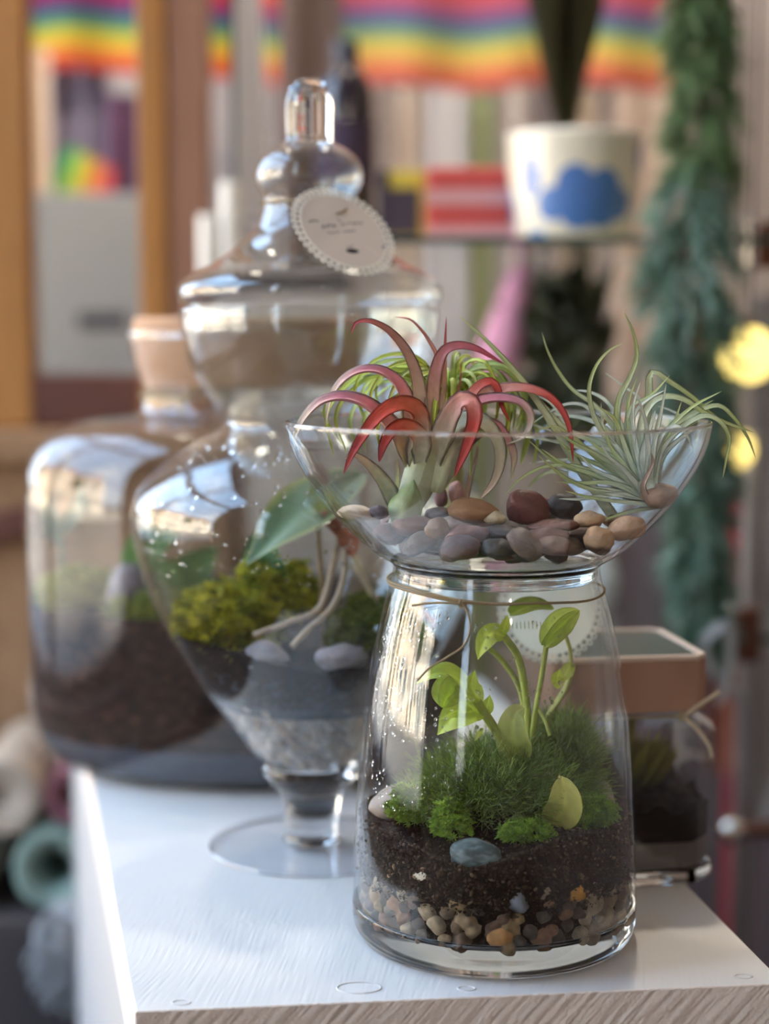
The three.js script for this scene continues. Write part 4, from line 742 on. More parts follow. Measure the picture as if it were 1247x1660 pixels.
  placeMoss(moss('sprig_moss', '', tuftGeo, 500, 32, [0.045, 0.15, 0.045], [0.034, 0.034, 0.035], 0.0055, [0.05, 0.07, 0.012], [0.2, 0.2, 0.03], jarR), 'dark olive moss behind the roots at the right of the apothecary jar', [AX, AZ]);
  const p = thing('vine_plant', 'trailing plant with one big dark green leaf and tan roots in the apothecary jar', 'plant', [AX, 0.15, AZ]);
  const Y = -0.15;
  part(p, 'leaf', blade([V(0.036, 0.262 + Y, 0.02), V(0.01, 0.245 + Y, 0.035), V(-0.018, 0.226 + Y, 0.045), V(-0.04, 0.205 + Y, 0.05)], 0.058, [0.05, 0.12, 0.035], [0.08, 0.16, 0.05], { face: [-0.45, 0.75, 0.6], fold: 0.25, rim: [0.3, 0.3, 0.05] }), M.thinLeaf);
  part(p, 'leaf', blade([V(-0.02, 0.165 + Y, 0.02), V(-0.03, 0.205 + Y, 0.028), V(-0.026, 0.236 + Y, 0.022)], 0.034, [0.04, 0.12, 0.03], [0.06, 0.18, 0.05], { face: [-0.3, 0.1, 0.9] }), M.thinLeaf);
  for (const [x, y, z, w, c] of [[0.012, 0.236, 0.05, 0.016, [0.28, 0.08, 0.04]], [0.022, 0.222, 0.055, 0.014, [0.34, 0.1, 0.05]], [0.002, 0.262, 0.045, 0.014, [0.2, 0.07, 0.05]], [0.004, 0.248, 0.048, 0.018, [0.2, 0.26, 0.05]]])
    part(p, 'leaflet', blade([V(x, y + 0.008 + Y, z), V(x + 0.006, y + Y, z + 0.004), V(x + 0.008, y - 0.012 + Y, z + 0.004)], w, c, c, { face: [0, 0.3, 0.95] }), M.thinLeaf);
  for (const pts of [[[0.022, 0.226, 0.045], [0.016, 0.2, 0.055], [0.008, 0.178, 0.064], [-0.012, 0.17, 0.07], [-0.034, 0.162, 0.072]], [[0.026, 0.23, 0.045], [0.024, 0.196, 0.06], [0.016, 0.179, 0.072], [0.002, 0.168, 0.083], [-0.008, 0.158, 0.09]], [[0.03, 0.21, 0.04], [0.04, 0.19, 0.05], [0.05, 0.175, 0.055], [0.052, 0.155, 0.055]]])
    part(p, 'root', tinted(tube(pts.map(([x, y, z]) => V(x, y + Y, z)), 0.0021, 40, 8), [0.4, 0.31, 0.23]), M.leaf);
  part(p, 'stem', tinted(tube([V(0.01, 0.15 + Y, 0.04), V(0.009, 0.2 + Y, 0.046), V(0.006, 0.25 + Y, 0.046)], 0.0016, 30, 8), [0.28, 0.2, 0.1]), M.leaf);
  const rr = rng(17), drop = new THREE.SphereGeometry(1, 8, 5, 0, 6.2832, 0, Math.PI / 2);
  const im = scatter('condensation', drop, M.water, 420, () => { const a = -1.5 + rr() * 2.4, y = 0.2 + Math.pow(rr(), 0.7) * 0.088, R = jarR(y) + 0.0006, s = 0.0004 + Math.pow(rr(), 3) * 0.0015, q = new THREE.Quaternion().setFromUnitVectors(V(0, 1, 0), V(-Math.sin(a), y > 0.245 ? -0.8 : 0, -Math.cos(a)).normalize()); return { at: V(Math.sin(a) * R, y, Math.cos(a) * R), turn: [0, 0, 0], q, scale: [s, s * 0.5, s] }; });
  im.position.set(AX, T, AZ); scene.add(im); im.name = numbered('condensation'); tag(im, 'beads of condensation inside the shoulder of the apothecary jar', 'condensation', null, 'stuff');
}

// ---------------------------------------------------------------- the wide corked jar behind
const BX = -0.112, BJZ = -1.406, FLAT = 0.74, before = scene.children.length;
const bigOut = dense([[0.12, 0.0012], [0.148, 0.0012], [0.164, 0.006], [0.177, 0.018], [0.184, 0.038], [0.186, 0.065], [0.186, 0.12], [0.186, 0.2], [0.184, 0.235], [0.176, 0.259], [0.16, 0.275], [0.135, 0.2835], [0.11, 0.2865], [0.0945, 0.2885], [0.0885, 0.294], [0.0872, 0.3036], [0.089, 0.319], [0.095, 0.337], [0.0985, 0.349], [0.0992, 0.354]], 5);
const bigIn = inset(bigOut, 0.0032).filter((p, i) => i > 6);
const bigR = (y) => radiusAt(bigIn, Math.max(0.0085, y)) - 0.001;
{
  const j = thing('corked_jar', 'very wide oval glass terrarium jar with rounded shoulders, furthest back on the bench', 'jar', [BX, 0, BJZ]);
  part(j, 'body', lathe([[0, 0.0012], ...bigOut], 160), M.sheetStrong);
  part(j, 'lip', new THREE.TorusGeometry(0.0985, 0.0018, 8, 128).rotateX(Math.PI / 2), M.glass, [0, 0.3545, 0]);
  const ck = thing('cork_stopper', 'broad pale cork stopper plugging the neck of the wide jar', 'cork', [BX, 0, BJZ]);
  part(ck, 'plug', lathe(dense([[0, 0.312], [0.08, 0.312], [0.0866, 0.314], [0.0925, 0.335], [0.0945, 0.3625], [0.0935, 0.3668], [0.09, 0.3682], [0, 0.3682]], 3, [0, 1, 6, 7]), 96), M.cork);
  const tw = thing('neck_twine', 'twine with a loose bow tied round the neck of the wide corked jar', 'twine', [BX, 0, BJZ]);
  part(tw, 'loop', new THREE.TorusGeometry(0.0885, 0.0013, 6, 96).rotateX(Math.PI / 2), M.twine, [0, 0.304, 0]);
  part(tw, 'bow', tube([V(-0.02, 0.304, 0.0875), V(-0.035, 0.312, 0.092), V(-0.048, 0.3, 0.094), V(-0.046, 0.29, 0.1)], 0.0013, 24, 6), M.twine);
  part(tw, 'bow', tube([V(-0.02, 0.304, 0.0875), V(-0.002, 0.314, 0.09), V(0.012, 0.306, 0.092), V(0.004, 0.292, 0.1)], 0.0013, 24, 6), M.twine);
  const top = (x, z) => 0.137 + 0.012 * fbm(x * 16, 4, z * 16, 3) - 0.02 * smooth(0.02, 0.15, x) * smooth(0, 0.15, z);
  solo('potting_soil', earth(bigR, 0.034, top, { seg: 200, rows: 24, rings: 24, rough: 0.0018, seed: 12 }), std({ map: soilMap, color: RGB(1.5, 1.42, 1.4), bumpMap: soilBump, bumpScale: 0.004, roughness: 1 }), 'brown potting soil half filling the wide corked jar', 'soil', [BX, 0, BJZ]).userData.kind = 'stuff';
  solo('charcoal_layer', earth((y) => bigR(y) - 0.0006, 0.0085, (x, z) => 0.036 + 0.016 * smooth(-0.02, 0.14, x) + 0.004 * noise(x * 60, 1, z * 60), { seg: 200, rows: 10, rings: 6, rough: 0.0015, seed: 13 }), std({ color: RGB(0.085, 0.09, 0.12), bumpMap: soilBump, bumpScale: 0.004, roughness: 0.9 }), 'blue grey charcoal drainage layer in the bottom of the wide corked jar', 'charcoal', [BX, 0, BJZ]).userData.kind = 'stuff';
  placeMoss(moss('tufted_moss', '', tuftGeo, 700, 41, [-0.135, 0.138, 0.06], [0.034, 0.024, 0.04], 0.009, [0.24, 0.26, 0.05], [0.5, 0.46, 0.12], bigR), 'pale yellow green moss at the left inside the wide corked jar', [BX, BJZ]);
  placeMoss(moss('tufted_moss', '', tuftGeo, 500, 42, [-0.05, 0.132, 0.14], [0.06, 0.022, 0.024], 0.008, [0.1, 0.15, 0.03], [0.36, 0.38, 0.06], bigR), 'mixed green moss at the front inside the wide corked jar', [BX, BJZ]);
  const st = solo('grey_stone', stone(71, [0.02, 0.024, 0.016], [0.2, 0.17, 0.185], { mottle: 0.3 }), M.stone, 'pinkish grey stone standing on the soil in the wide corked jar', 'stone', [BX - 0.088, 0.152, BJZ + 0.11]);
  const p = thing('leafy_plant', 'broad leaved green plant inside the wide corked jar', 'plant', [BX - 0.06, 0.137, BJZ + 0.1]);
  part(p, 'leaf', blade([V(0.0, 0.0, 0), V(-0.008, 0.025, 0.008), V(-0.012, 0.05, 0.012), V(0.012, 0.064, 0.012)], 0.05, [0.08, 0.2, 0.03], [0.13, 0.3, 0.04], { face: [-0.3, 0.3, 0.9] }), M.thinLeaf);
  part(p, 'leaf', blade([V(0.004, 0.0, 0.0), V(0.02, 0.03, 0.0), V(0.04, 0.05, -0.01)], 0.036, [0.08, 0.2, 0.03], [0.12, 0.28, 0.04], { face: [0, 0.3, 0.9] }), M.thinLeaf);
  part(p, 'stem', tinted(tube([V(0, -0.006, 0), V(-0.004, 0.01, 0.004), V(-0.008, 0.028, 0.008)], 0.002, 12, 6), [0.2, 0.26, 0.06]), M.leaf);
  const p2 = thing('leafy_plant', 'thin dark teal leaved plant against the left wall of the wide corked jar', 'plant', [BX - 0.145, 0.14, BJZ + 0.05]);
  part(p2, 'stem', tinted(tube([V(0, -0.01, 0), V(-0.004, 0.03, 0.004), V(-0.002, 0.07, 0.006)], 0.0018, 16, 6), [0.07, 0.14, 0.09]), M.leaf);
  part(p2, 'leaf', blade([V(-0.003, 0.045, 0.005), V(-0.014, 0.066, 0.006), V(-0.017, 0.09, 0.004)], 0.016, [0.05, 0.13, 0.1], [0.06, 0.16, 0.12], { face: [0.1, 0.2, 0.9] }), M.thinLeaf);
  part(p2, 'leaf', blade([V(-0.002, 0.055, 0.006), V(0.01, 0.076, 0.008), V(0.014, 0.095, 0.006)], 0.014, [0.05, 0.13, 0.1], [0.06, 0.16, 0.12], { face: [-0.1, 0.2, 0.9] }), M.thinLeaf);
}

// the jar is oval: flatter front to back than it is wide
for (const o of scene.children.slice(before)) { o.position.z = BJZ + (o.position.z - BJZ) * FLAT; if (!/moss|stone|plant/.test(o.name)) o.scale.z = FLAT; else if (/moss/.test(o.name)) o.scale.z = FLAT; }

// ---------------------------------------------------------------- the square jar with a wooden lid
{
  const ry = 0.157, cx = 0.1515, cz = -1.124;
  const oct = (h, c) => { const p = [[-h + c, -h], [h - c, -h], [h, -h + c], [h, h - c], [h - c, h], [-h + c, h], [-h, h - c], [-h, -h + c]]; return new THREE.Shape(p.map(([x, z]) => new THREE.Vector2(x, z))); };
  const prism = (h, c, y0, y1, b = 0) => new THREE.ExtrudeGeometry(oct(h, c), { depth: y1 - y0 - 2 * b, bevelEnabled: b > 0, bevelThickness: b, bevelSize: b, bevelOffset: -b, bevelSegments: 3 }).rotateX(-Math.PI / 2).translate(0, y0 + b, 0);
  const put = (o) => { o.rotation.y = ry; return o; };
  const j = put(thing('square_jar', 'small square glass jar with chamfered corners beside the front vase', 'jar', [cx, 0, cz]));
  const loft = (list) => { const pos = [], idx = []; list.forEach(([h, c, y]) => { const s = oct(h, c).getPoints(1); for (let k = 0; k < 8; k++) pos.push(s[k].x, y, s[k].y); }); for (let i = 0; i < list.length - 1; i++) for (let k = 0; k < 8; k++) { const a = i * 8 + k, b = i * 8 + (k + 1) % 8; idx.push(a, b, a + 8, b, b + 8, a + 8); } const g = new THREE.BufferGeometry(); g.setAttribute('position', new THREE.Float32BufferAttribute(pos, 3)); g.setIndex(idx); const n = g.toNonIndexed(); n.computeVertexNormals(); return n; };
  part(j, 'wall', loft([[0.0575, 0.015, 0.0105], [0.0595, 0.017, 0.02], [0.0595, 0.017, 0.097], [0.0575, 0.018, 0.1035], [0.05, 0.018, 0.1085], [0.046, 0.018, 0.113]]), M.sheetStrong);
  part(j, 'base', prism(0.0585, 0.0165, 0.0004, 0.0103, 0.002), M.glass);
  const l = put(thing('wooden_lid', 'square brown wooden lid with an inset dark top on the small square jar', 'lid', [cx, 0, cz]));
  const rim = oct(0.0505, 0.007), hole = oct(0.0475, 0.006); rim.holes.push(new THREE.Path(hole.getPoints().reverse()));
  part(l, 'block', prism(0.051, 0.0065, 0.1125, 0.147, 0.0015), M.lidWood);
  part(l, 'edge', new THREE.ExtrudeGeometry(rim, { depth: 0.002, bevelEnabled: true, bevelThickness: 0.0006, bevelSize: 0.0006, bevelSegments: 2 }).rotateX(-Math.PI / 2).translate(0, 0.1472, 0), M.lidWoodLight);
  part(l, 'inset_top', prism(0.0474, 0.006, 0.1468, 0.1482), M.slate);
  const t = put(thing('jar_twine', 'twine knotted at the corner of the small square jar with two stiff tails', 'twine', [cx, 0, cz]));
  const lp = []; const o = oct(0.0488, 0.016).getPoints(1); for (let k = 0; k <= 8; k++) lp.push(V(o[k % 8].x, 0.1098, -o[k % 8].y));
  part(t, 'loop', new THREE.TubeGeometry(new THREE.CatmullRomCurve3(lp, false, 'catmullrom', 0.2), 90, 0.0011, 6), M.twine);
  part(t, 'knot', new THREE.TorusKnotGeometry(0.0018, 0.001, 40, 6), M.twine, [0.034, 0.11, 0.0515]);
  part(t, 'tail', tube([V(0.034, 0.11, 0.0515), V(0.044, 0.1185, 0.056), V(0.056, 0.127, 0.058)], 0.0015, 20, 6), M.paleTwine);
  part(t, 'tail', tube([V(0.034, 0.11, 0.0515), V(0.041, 0.103, 0.0575), V(0.0475, 0.093, 0.0625), V(0.0495, 0.0855, 0.0635)], 0.0015, 20, 6), M.paleTwine);
  // soil, grit and plant inside: a square fill
  const sq = (h, y0, y1, seed, amp) => { const g = new THREE.BoxGeometry(h * 2, y1 - y0, h * 2, 24, 12, 24).translate(0, (y0 + y1) / 2, 0), p = g.attributes.position; for (let i = 0; i < p.count; i++) { let x = p.getX(i), y = p.getY(i), z = p.getZ(i); const q = Math.abs(x) + Math.abs(z), m = h * 2 - 0.0175; if (q > m) { x *= m / q; z *= m / q; } if (y > y1 - 1e-4) y += amp * fbm(x * 50 + seed, 1, z * 50, 3); p.setXYZ(i, x - Math.sign(x) * 0.0008 * Math.abs(noise(x * 200, y * 200, z * 200 + seed)), y, z - Math.sign(z) * 0.0008 * Math.abs(noise(z * 200, y * 200, x * 200))); } g.computeVertexNormals(); return g; };
  const s1 = put(solo('potting_soil', sq(0.057, 0.028, 0.05, 3, 0.022), std({ map: soilMap, color: RGB(0.4, 0.36, 0.36), bumpMap: soilBump, bumpScale: 0.003, roughness: 1 }), 'nearly black soil filling the lower half of the small square jar', 'soil', [cx, 0, cz])); s1.userData.kind = 'stuff';
  const s2 = put(solo('grit_layer', sq(0.0565, 0.0115, 0.031, 7, 0.006), std({ color: RGB(0.26, 0.22, 0.2), bumpMap: soilBump, bumpScale: 0.004, roughness: 1 }), 'pinkish grey grit layer at the bottom of the small square jar', 'grit', [cx, 0, cz])); s2.userData.kind = 'stuff';
  const r = rng(33), p = thing('rosette_plant', 'dark spiky plant with olive yellow tips inside the small square jar', 'plant', [cx + 0.006, 0.051, cz + 0.02]);
  for (let i = 0; i < 70; i++) { const a = i * 2.4, q = 0.2 + 0.8 * Math.sqrt(((i * 7) % 70) / 70), h = 0.044 * (1.1 - 0.7 * q) + 0.008, x = Math.cos(a) * 0.037 * q, z = Math.sin(a) * 0.024 * q; part(p, 'leaf', blade([V(x * 0.55, h * 0.35 - 0.004, z * 0.55), V(x * 0.9, h * 0.8, z * 0.9), V(x * 1.15, h * 1.1 + r() * 0.004, z * 1.15)], 0.0065, [0.02, 0.03, 0.005], [0.26, 0.22, 0.025], { face: [0, 0.3, 0.9], N: 7, point: 1.5 }), M.thinLeaf); }
  part(p, 'stem', tinted(tube([V(0, -0.006, 0), V(0, 0.012, 0), V(0, 0.026, 0)], 0.006, 8, 8), [0.03, 0.03, 0.01]), M.leaf);
}

// ---------------------------------------------------------------- behind: glass door, counter, textiles on the left
{
  const d = thing('wooden_door', 'oak framed glass door standing at the left behind the corked jar', 'door', [-0.31, -T, -2.03]);
  const y0 = T + 0.243, y1 = T + 1.3;
  const st = (x0, x1, z0, z1, m) => { const w = x1 - x0, g = rbox(w, y1 - y0, z1 - z0, 0.004); return part(d, 'stile', g, m, [(x0 + x1) / 2 + 0.31, (y0 + y1) / 2, (z0 + z1) / 2 + 2.03]); };
  st(-0.5, -0.414, -2.05, -2.0, M.oak); st(-0.285, -0.252, -2.05, -1.995, M.oak);
  st(-0.252, -0.204, -2.06, -2.0, M.oakPink).userData.label = 'paler pinkish jamb beside the stile';
  part(d, 'rail', rbox(0.13, 0.062, 0.045, 0.004), M.oakDark, [-0.04, y0 + 0.031, 0.005]);
  part(d, 'pane', box(0.13, y1 - y0 - 0.06, 0.004), M.pane, [-0.04, (y0 + y1) / 2 + 0.03, 0]);
  const c = thing('counter', 'tan wooden shop counter under the glass door at the left', 'counter', [-0.55, -T, -2.2]);
  part(c, 'body', rbox(0.72, T + 0.2, 0.36, 0.004), M.tan, [0, (T + 0.2) / 2, 0]);
  part(c, 'top', rbox(0.76, 0.04, 0.42, 0.006), M.tan, [0, T + 0.221, 0.005]);
  const bt = part(c, 'batten', rbox(0.26, 0.035, 0.03, 0.004), M.oakDark, [0.06, T + 0.115, 0.19]); bt.rotation.z = 0.28;
  const bt2 = part(c, 'batten', rbox(0.4, 0.045, 0.03, 0.004), M.oakDark, [0.12, T - 0.18, 0.19]); bt2.rotation.z = 0.75;
}
const roll = (name, label, cat, [x, y, z], r, hole, len, mat, tilt = 0) => { const pts = [[hole, -len / 2], [r * 0.93, -len / 2], [r, -len / 2 + r * 0.08], [r, len / 2 - r * 0.08], [r * 0.93, len / 2], [hole, len / 2], [hole, -len / 2]]; const g = lathe(pts, 48); const P = g.attributes.position; for (let i = 0; i < P.count; i++) { const k = 1 + 0.05 * noise(P.getX(i) * 40, P.getY(i) * 12, P.getZ(i) * 40 + x * 9); P.setXYZ(i, P.getX(i) * k, P.getY(i), P.getZ(i) * k); } g.rotateX(Math.PI / 2); g.computeVertexNormals(); const m = solo(name, g, mat, label, cat, [x, y, z]); m.rotation.set(0, 0.03, tilt); return m; };
roll('rolled_blanket', 'rolled mint green blanket with a dark hollow end low behind the bench', 'blanket', [-0.36, -0.224, -1.89], 0.0465, 0.021, 0.2, cloth(0.27, 0.38, 0.33));
roll('rolled_blanket', 'rolled cream blanket on top of the pile left of the bench', 'blanket', [-0.417, -0.146, -1.89], 0.042, 0.006, 0.2, cloth(0.4, 0.33, 0.26));
roll('rolled_blanket', 'rolled dusty rose blanket lying above the mint one left of the bench', 'blanket', [-0.338, -0.144, -1.89], 0.033, 0.006, 0.2, cloth(0.22, 0.08, 0.1));
roll('rolled_blanket', 'beige rolled blanket at the far left of the pile', 'blanket', [-0.472, -0.226, -1.89], 0.044, 0.01, 0.2, cloth(0.3, 0.24, 0.2));
{
  const r = rng(8), g = [], t = thing('fluffy_throw', 'white shaggy throw hanging out of the pile beside the bench', 'throw', [-0.337, -0.292, -1.748]);
  part(t, 'cloth', (() => { const s = new THREE.SphereGeometry(1, 32, 24); s.scale(0.034, 0.048, 0.014); const P = s.attributes.position; for (let i = 0; i < P.count; i++) { const k = 1 + 0.3 * fbm(P.getX(i) * 40, P.getY(i) * 40, P.getZ(i) * 40, 3); P.setXYZ(i, P.getX(i) * k, P.getY(i) * k, P.getZ(i) * k); } s.computeVertexNormals(); return s; })(), cloth(0.4, 0.42, 0.44));
  const f = scatter('shag', tube([V(0, 0, 0), V(0.15, -0.5, 0), V(0, -1, 0.1)], 0.12, 4, 4), cloth(0.5, 0.52, 0.54), 500, () => { const a = r() * 6.28, b = Math.acos(r() * 2 - 1); return { at: V(Math.cos(a) * Math.sin(b) * 0.034, Math.cos(b) * 0.05 - 0.003, Math.sin(a) * Math.sin(b) * 0.014), turn: [r() - 0.5, r() * 6, r() - 0.5], scale: 0.014 + r() * 0.012 }; });
  f.userData.kind = 'stuff'; t.add(f);
  const c = thing('low_crate', 'dark wooden crate holding the rolled blankets left of the bench', 'crate', [-0.51, -T, -1.878]);
  part(c, 'side_board', rbox(0.36, T - 0.292, 0.02, 0.003), paint(0.05, 0.04, 0.04), [0, (T - 0.292) / 2, 0.1]);
  part(c, 'side_board', rbox(0.02, T - 0.292, 0.18, 0.003), paint(0.05, 0.04, 0.04), [0.17, (T - 0.292) / 2, 0]);
  part(c, 'side_board', rbox(0.02, T - 0.292, 0.18, 0.003), paint(0.05, 0.04, 0.04), [-0.17, (T - 0.292) / 2, 0]);
  part(c, 'shelf_board', rbox(0.36, 0.0185, 0.22, 0.003), paint(0.06, 0.05, 0.05), [0, T - 0.2825, 0]);
}
// a hanging cloth with soft folds, uv 0..1
function drape(w, h, seed, { folds = 5, depth = 0.012, nx = 60, ny = 30, taper = 0, thick = 0.002 } = {}) {
  const mk = (o) => { const g = new THREE.PlaneGeometry(w, h, nx, ny), p = g.attributes.position; for (let i = 0; i < p.count; i++) { const x = p.getX(i), y = p.getY(i), t = 0.5 - y / h; p.setXYZ(i, x * (1 - taper * t), y + 0.006 * Math.sin(x * 20 + seed), depth * (0.4 + 0.6 * t) * Math.sin((x / w) * 6.283 * folds + seed + t) + 0.5 * depth * noise(x * 9, y * 5, seed) + o); } return g; };
  const a = mk(thick / 2), b = mk(-thick / 2); { const ix = b.index.array; for (let i = 0; i < ix.length; i += 3) { const t = ix[i]; ix[i] = ix[i + 1]; ix[i + 1] = t; } }
  const g = mergeGeometries([a, b]); g.computeVertexNormals(); return g;
}
const stripes = (list) => { const c = document.createElement('canvas'); c.width = 16; c.height = 512; const g = c.getContext('2d'); let y = 0; const tot = list.reduce((s, l) => s + l[1], 0); for (const [col, h] of list) { g.fillStyle = col; g.fillRect(0, Math.floor(y / tot * 512), 16, Math.ceil(h / tot * 512) + 1); y += h; } const t = new THREE.CanvasTexture(c); t.colorSpace = THREE.SRGBColorSpace; return t; };
const rainbow = stripes([['#c0203a', 1], ['#5a2a70', 1], ['#2a7a78', 1], ['#d8c828', 1], ['#ee8a22', 1], ['#d83c20', 1], ['#d8442a', 1.6], ['#e8662a', 1], ['#b8203e', 1.3], ['#5a2a70', 1.3], ['#2f7a70', 0.9], ['#5a9a50', 0.5], ['#d0c030', 1.2], ['#e88a2a', 1.1], ['#d0402a', 1]]);
const bannerMat = phys({ map: rainbow, color: RGB(0.72, 0.68, 0.68), roughness: 0.9, sheen: 0.2, sheenColor: RGB(0.5, 0.5, 0.5) });
const rainbowPale = stripes([['#c84a5a', 2], ['#6a4a7a', 1], ['#4a8a88', 1], ['#d8442a', 1.6], ['#d86a58', 1.5], ['#c84a58', 1.7], ['#b85a68', 1], ['#6a5088', 1.1], ['#5a8888', 0.9], ['#84a468', 0.6], ['#d4c458', 1.1], ['#e09a58', 1.1], ['#d0604c', 1.2]]);
const paleBanner = phys({ map: rainbowPale, color: RGB(0.72, 0.68, 0.68), roughness: 0.9 });
solo('rainbow_banner', drape(0.24, 0.3, 2, { folds: 2, depth: 0.01 }), bannerMat, 'rainbow striped banner seen through the oak framed door', 'banner', [-0.475, 0.91, -2.75]);
solo('rainbow_banner', drape(0.66, 0.33, 5, { folds: 4, depth: 0.012 }), paleBanner, 'wide rainbow striped banner hanging high behind the glass shelf', 'banner', [0.16, 0.925, -2.9]);
solo('rainbow_banner', drape(0.12, 0.3, 9, { folds: 1, depth: 0.01 }), bannerMat, 'narrow rainbow striped banner between the door jamb and the white pennant', 'banner', [-0.235, 0.91, -2.85]);
{
  const fan = stripes([['#3a9a58', 1], ['#b8c040', 1], ['#e08a3a', 1], ['#c8484a', 1]]); fan.rotation = Math.PI / 2; fan.center.set(0.5, 0.5);
  const m = solo('small_flag', drape(0.085, 0.12, 3, { folds: 1, depth: 0.006, taper: -0.5 }), std({ map: fan, roughness: 0.9 }), 'small green to red striped flag seen low through the door', 'flag', [-0.49, 0.572, -2.765]); m.rotation.z = -0.35;
  solo('hanging_shirt', drape(0.07, 0.17, 4, { folds: 1.5, depth: 0.014 }), cloth(0.13, 0.05, 0.1), 'dark plum garment hanging behind the right half of the door pane', 'garment', [-0.412, 0.65, -2.78]);
  solo('hanging_shirt', drape(0.1, 0.2, 6, { folds: 2, depth: 0.014 }), cloth(0.26, 0.22, 0.3), 'muted purple garment hanging above the small flag', 'garment', [-0.495, 0.68, -2.8]);
  solo('door_curtain', drape(0.06, 0.42, 7, { folds: 2, depth: 0.01 }), cloth(0.72, 0.52, 0.36), 'narrow peach curtain at the left edge behind the door pane', 'curtain', [-0.56, 0.58, -2.75]);
  const b = thing('white_box', 'large white storage box with a dark handle slot seen through the door', 'box', [-0.47, 0.26, -2.66]);
  part(b, 'carton', rbox(0.28, 0.3, 0.16, 0.008), paint(0.27, 0.25, 0.225), [0, 0.15, 0]);
  part(b, 'handle_slot', rbox(0.075, 0.024, 0.01, 0.004), paint(0.05, 0.045, 0.05), [0.045, 0.11, 0.078]);
  const sh = thing('rear_table', 'plain dark table carrying the white storage box', 'table', [-0.47, -T, -2.66]);
  part(sh, 'table_top', rbox(0.4, 0.03, 0.3, 0.004), M.oakDark, [0, T + 0.244, 0]);
  for (const [x, z] of [[-0.17, -0.12], [0.17, -0.12], [-0.17, 0.12], [0.17, 0.12]]) part(sh, 'leg', rbox(0.03, T + 0.228, 0.03, 0.003), M.oakDark, [x, (T + 0.228) / 2, z]);
}
// glass side panel with its edge, two clips, white pennant, dark bottle
{
  const p = thing('glass_screen', 'upright clear glass sheet with a dark edge behind the left of the jar lid', 'panel', [-0.168, 0, -1.93]);
  part(p, 'pane', box(0.006, 1.0, 0.3, 0, 0.92, -0.15), M.pane);
  part(p, 'edge', box(0.0045, 1.0, 0.003, 0, 0.92, 0.0015), M.shelfEdge);
  const clip = (label, x, y, r, h) => { const c = thing('metal_clip', label, 'clip', [x, y, -1.9]); part(c, 'pin', lathe(dense([[0, 0], [r * 0.9, 0], [r, 0.003], [r, h - 0.006], [r * 0.75, h], [0, h]], 3, [0, 5]), 32), paint(0.85, 0.8, 0.7, { roughness: 0.25 })); part(c, 'screw', new THREE.CylinderGeometry(r * 0.4, r * 0.4, 0.012, 16).rotateX(Math.PI / 2), M.chrome, [0, h * 0.5, -r * 0.9]); };
  clip('shorter cream and metal clip below the glass screen', -0.194, 0.4205, 0.0115, 0.062);
  clip('taller cream and metal clip at the glass screen edge', -0.1705, 0.4205, 0.011, 0.096);
  const s = new THREE.Shape([new THREE.Vector2(-0.014, 0.42), new THREE.Vector2(0.006, 0.42), new THREE.Vector2(0.03, 0), new THREE.Vector2(-0.014, 0.01)]);
  solo('white_pennant', new THREE.ExtrudeGeometry(s, { depth: 0.01, bevelEnabled: true, bevelThickness: 0.003, bevelSize: 0.003, bevelSegments: 2 }), cloth(0.88, 0.9, 0.94), 'tall white pointed pennant hanging just left of the lid knob', 'pennant', [-0.166, 0.486, -2.1]);
  solo('dark_ledge', rbox(0.165, 0.014, 0.34, 0.003), paint(0.06, 0.05, 0.05), 'dark ledge behind the jar lid carrying the glass screen and its clips', 'ledge', [-0.1215, 0.413, -2.05]);
  solo('hanging_scarf', drape(0.085, 0.62, 3.3, { folds: 1.5, depth: 0.008 }), cloth(0.13, 0.085, 0.07), 'dark brown scarf hanging between the white pennant and the black bottle', 'scarf', [-0.098, 0.75, -2.3], 'scarves hanging on the back wall');
  const b = thing('dark_bottle', 'tall black bottle with a rounded shoulder behind the lid knob', 'bottle', [-0.045, 0.4605, -1.95]);
  part(b, 'body', lathe(dense([[0, 0], [0.03, 0], [0.033, 0.005], [0.034, 0.05], [0.034, 0.14], [0.03, 0.17], [0.018, 0.188], [0.013, 0.197]], 5, [0, 1]), 64), phys({ color: RGB(0.02, 0.014, 0.022), roughness: 0.12, clearcoat: 1 }));
  part(b, 'cap', lathe(dense([[0.0125, 0.19], [0.016, 0.192], [0.016, 0.214], [0.013, 0.218], [0, 0.218]], 3), 40), paint(0.05, 0.05, 0.07, { roughness: 0.3 }));
  part(b, 'label', lathe([[0.0344, 0.06], [0.0346, 0.062], [0.0346, 0.125], [0.0344, 0.127]], 64), paint(0.05, 0.03, 0.06));
}
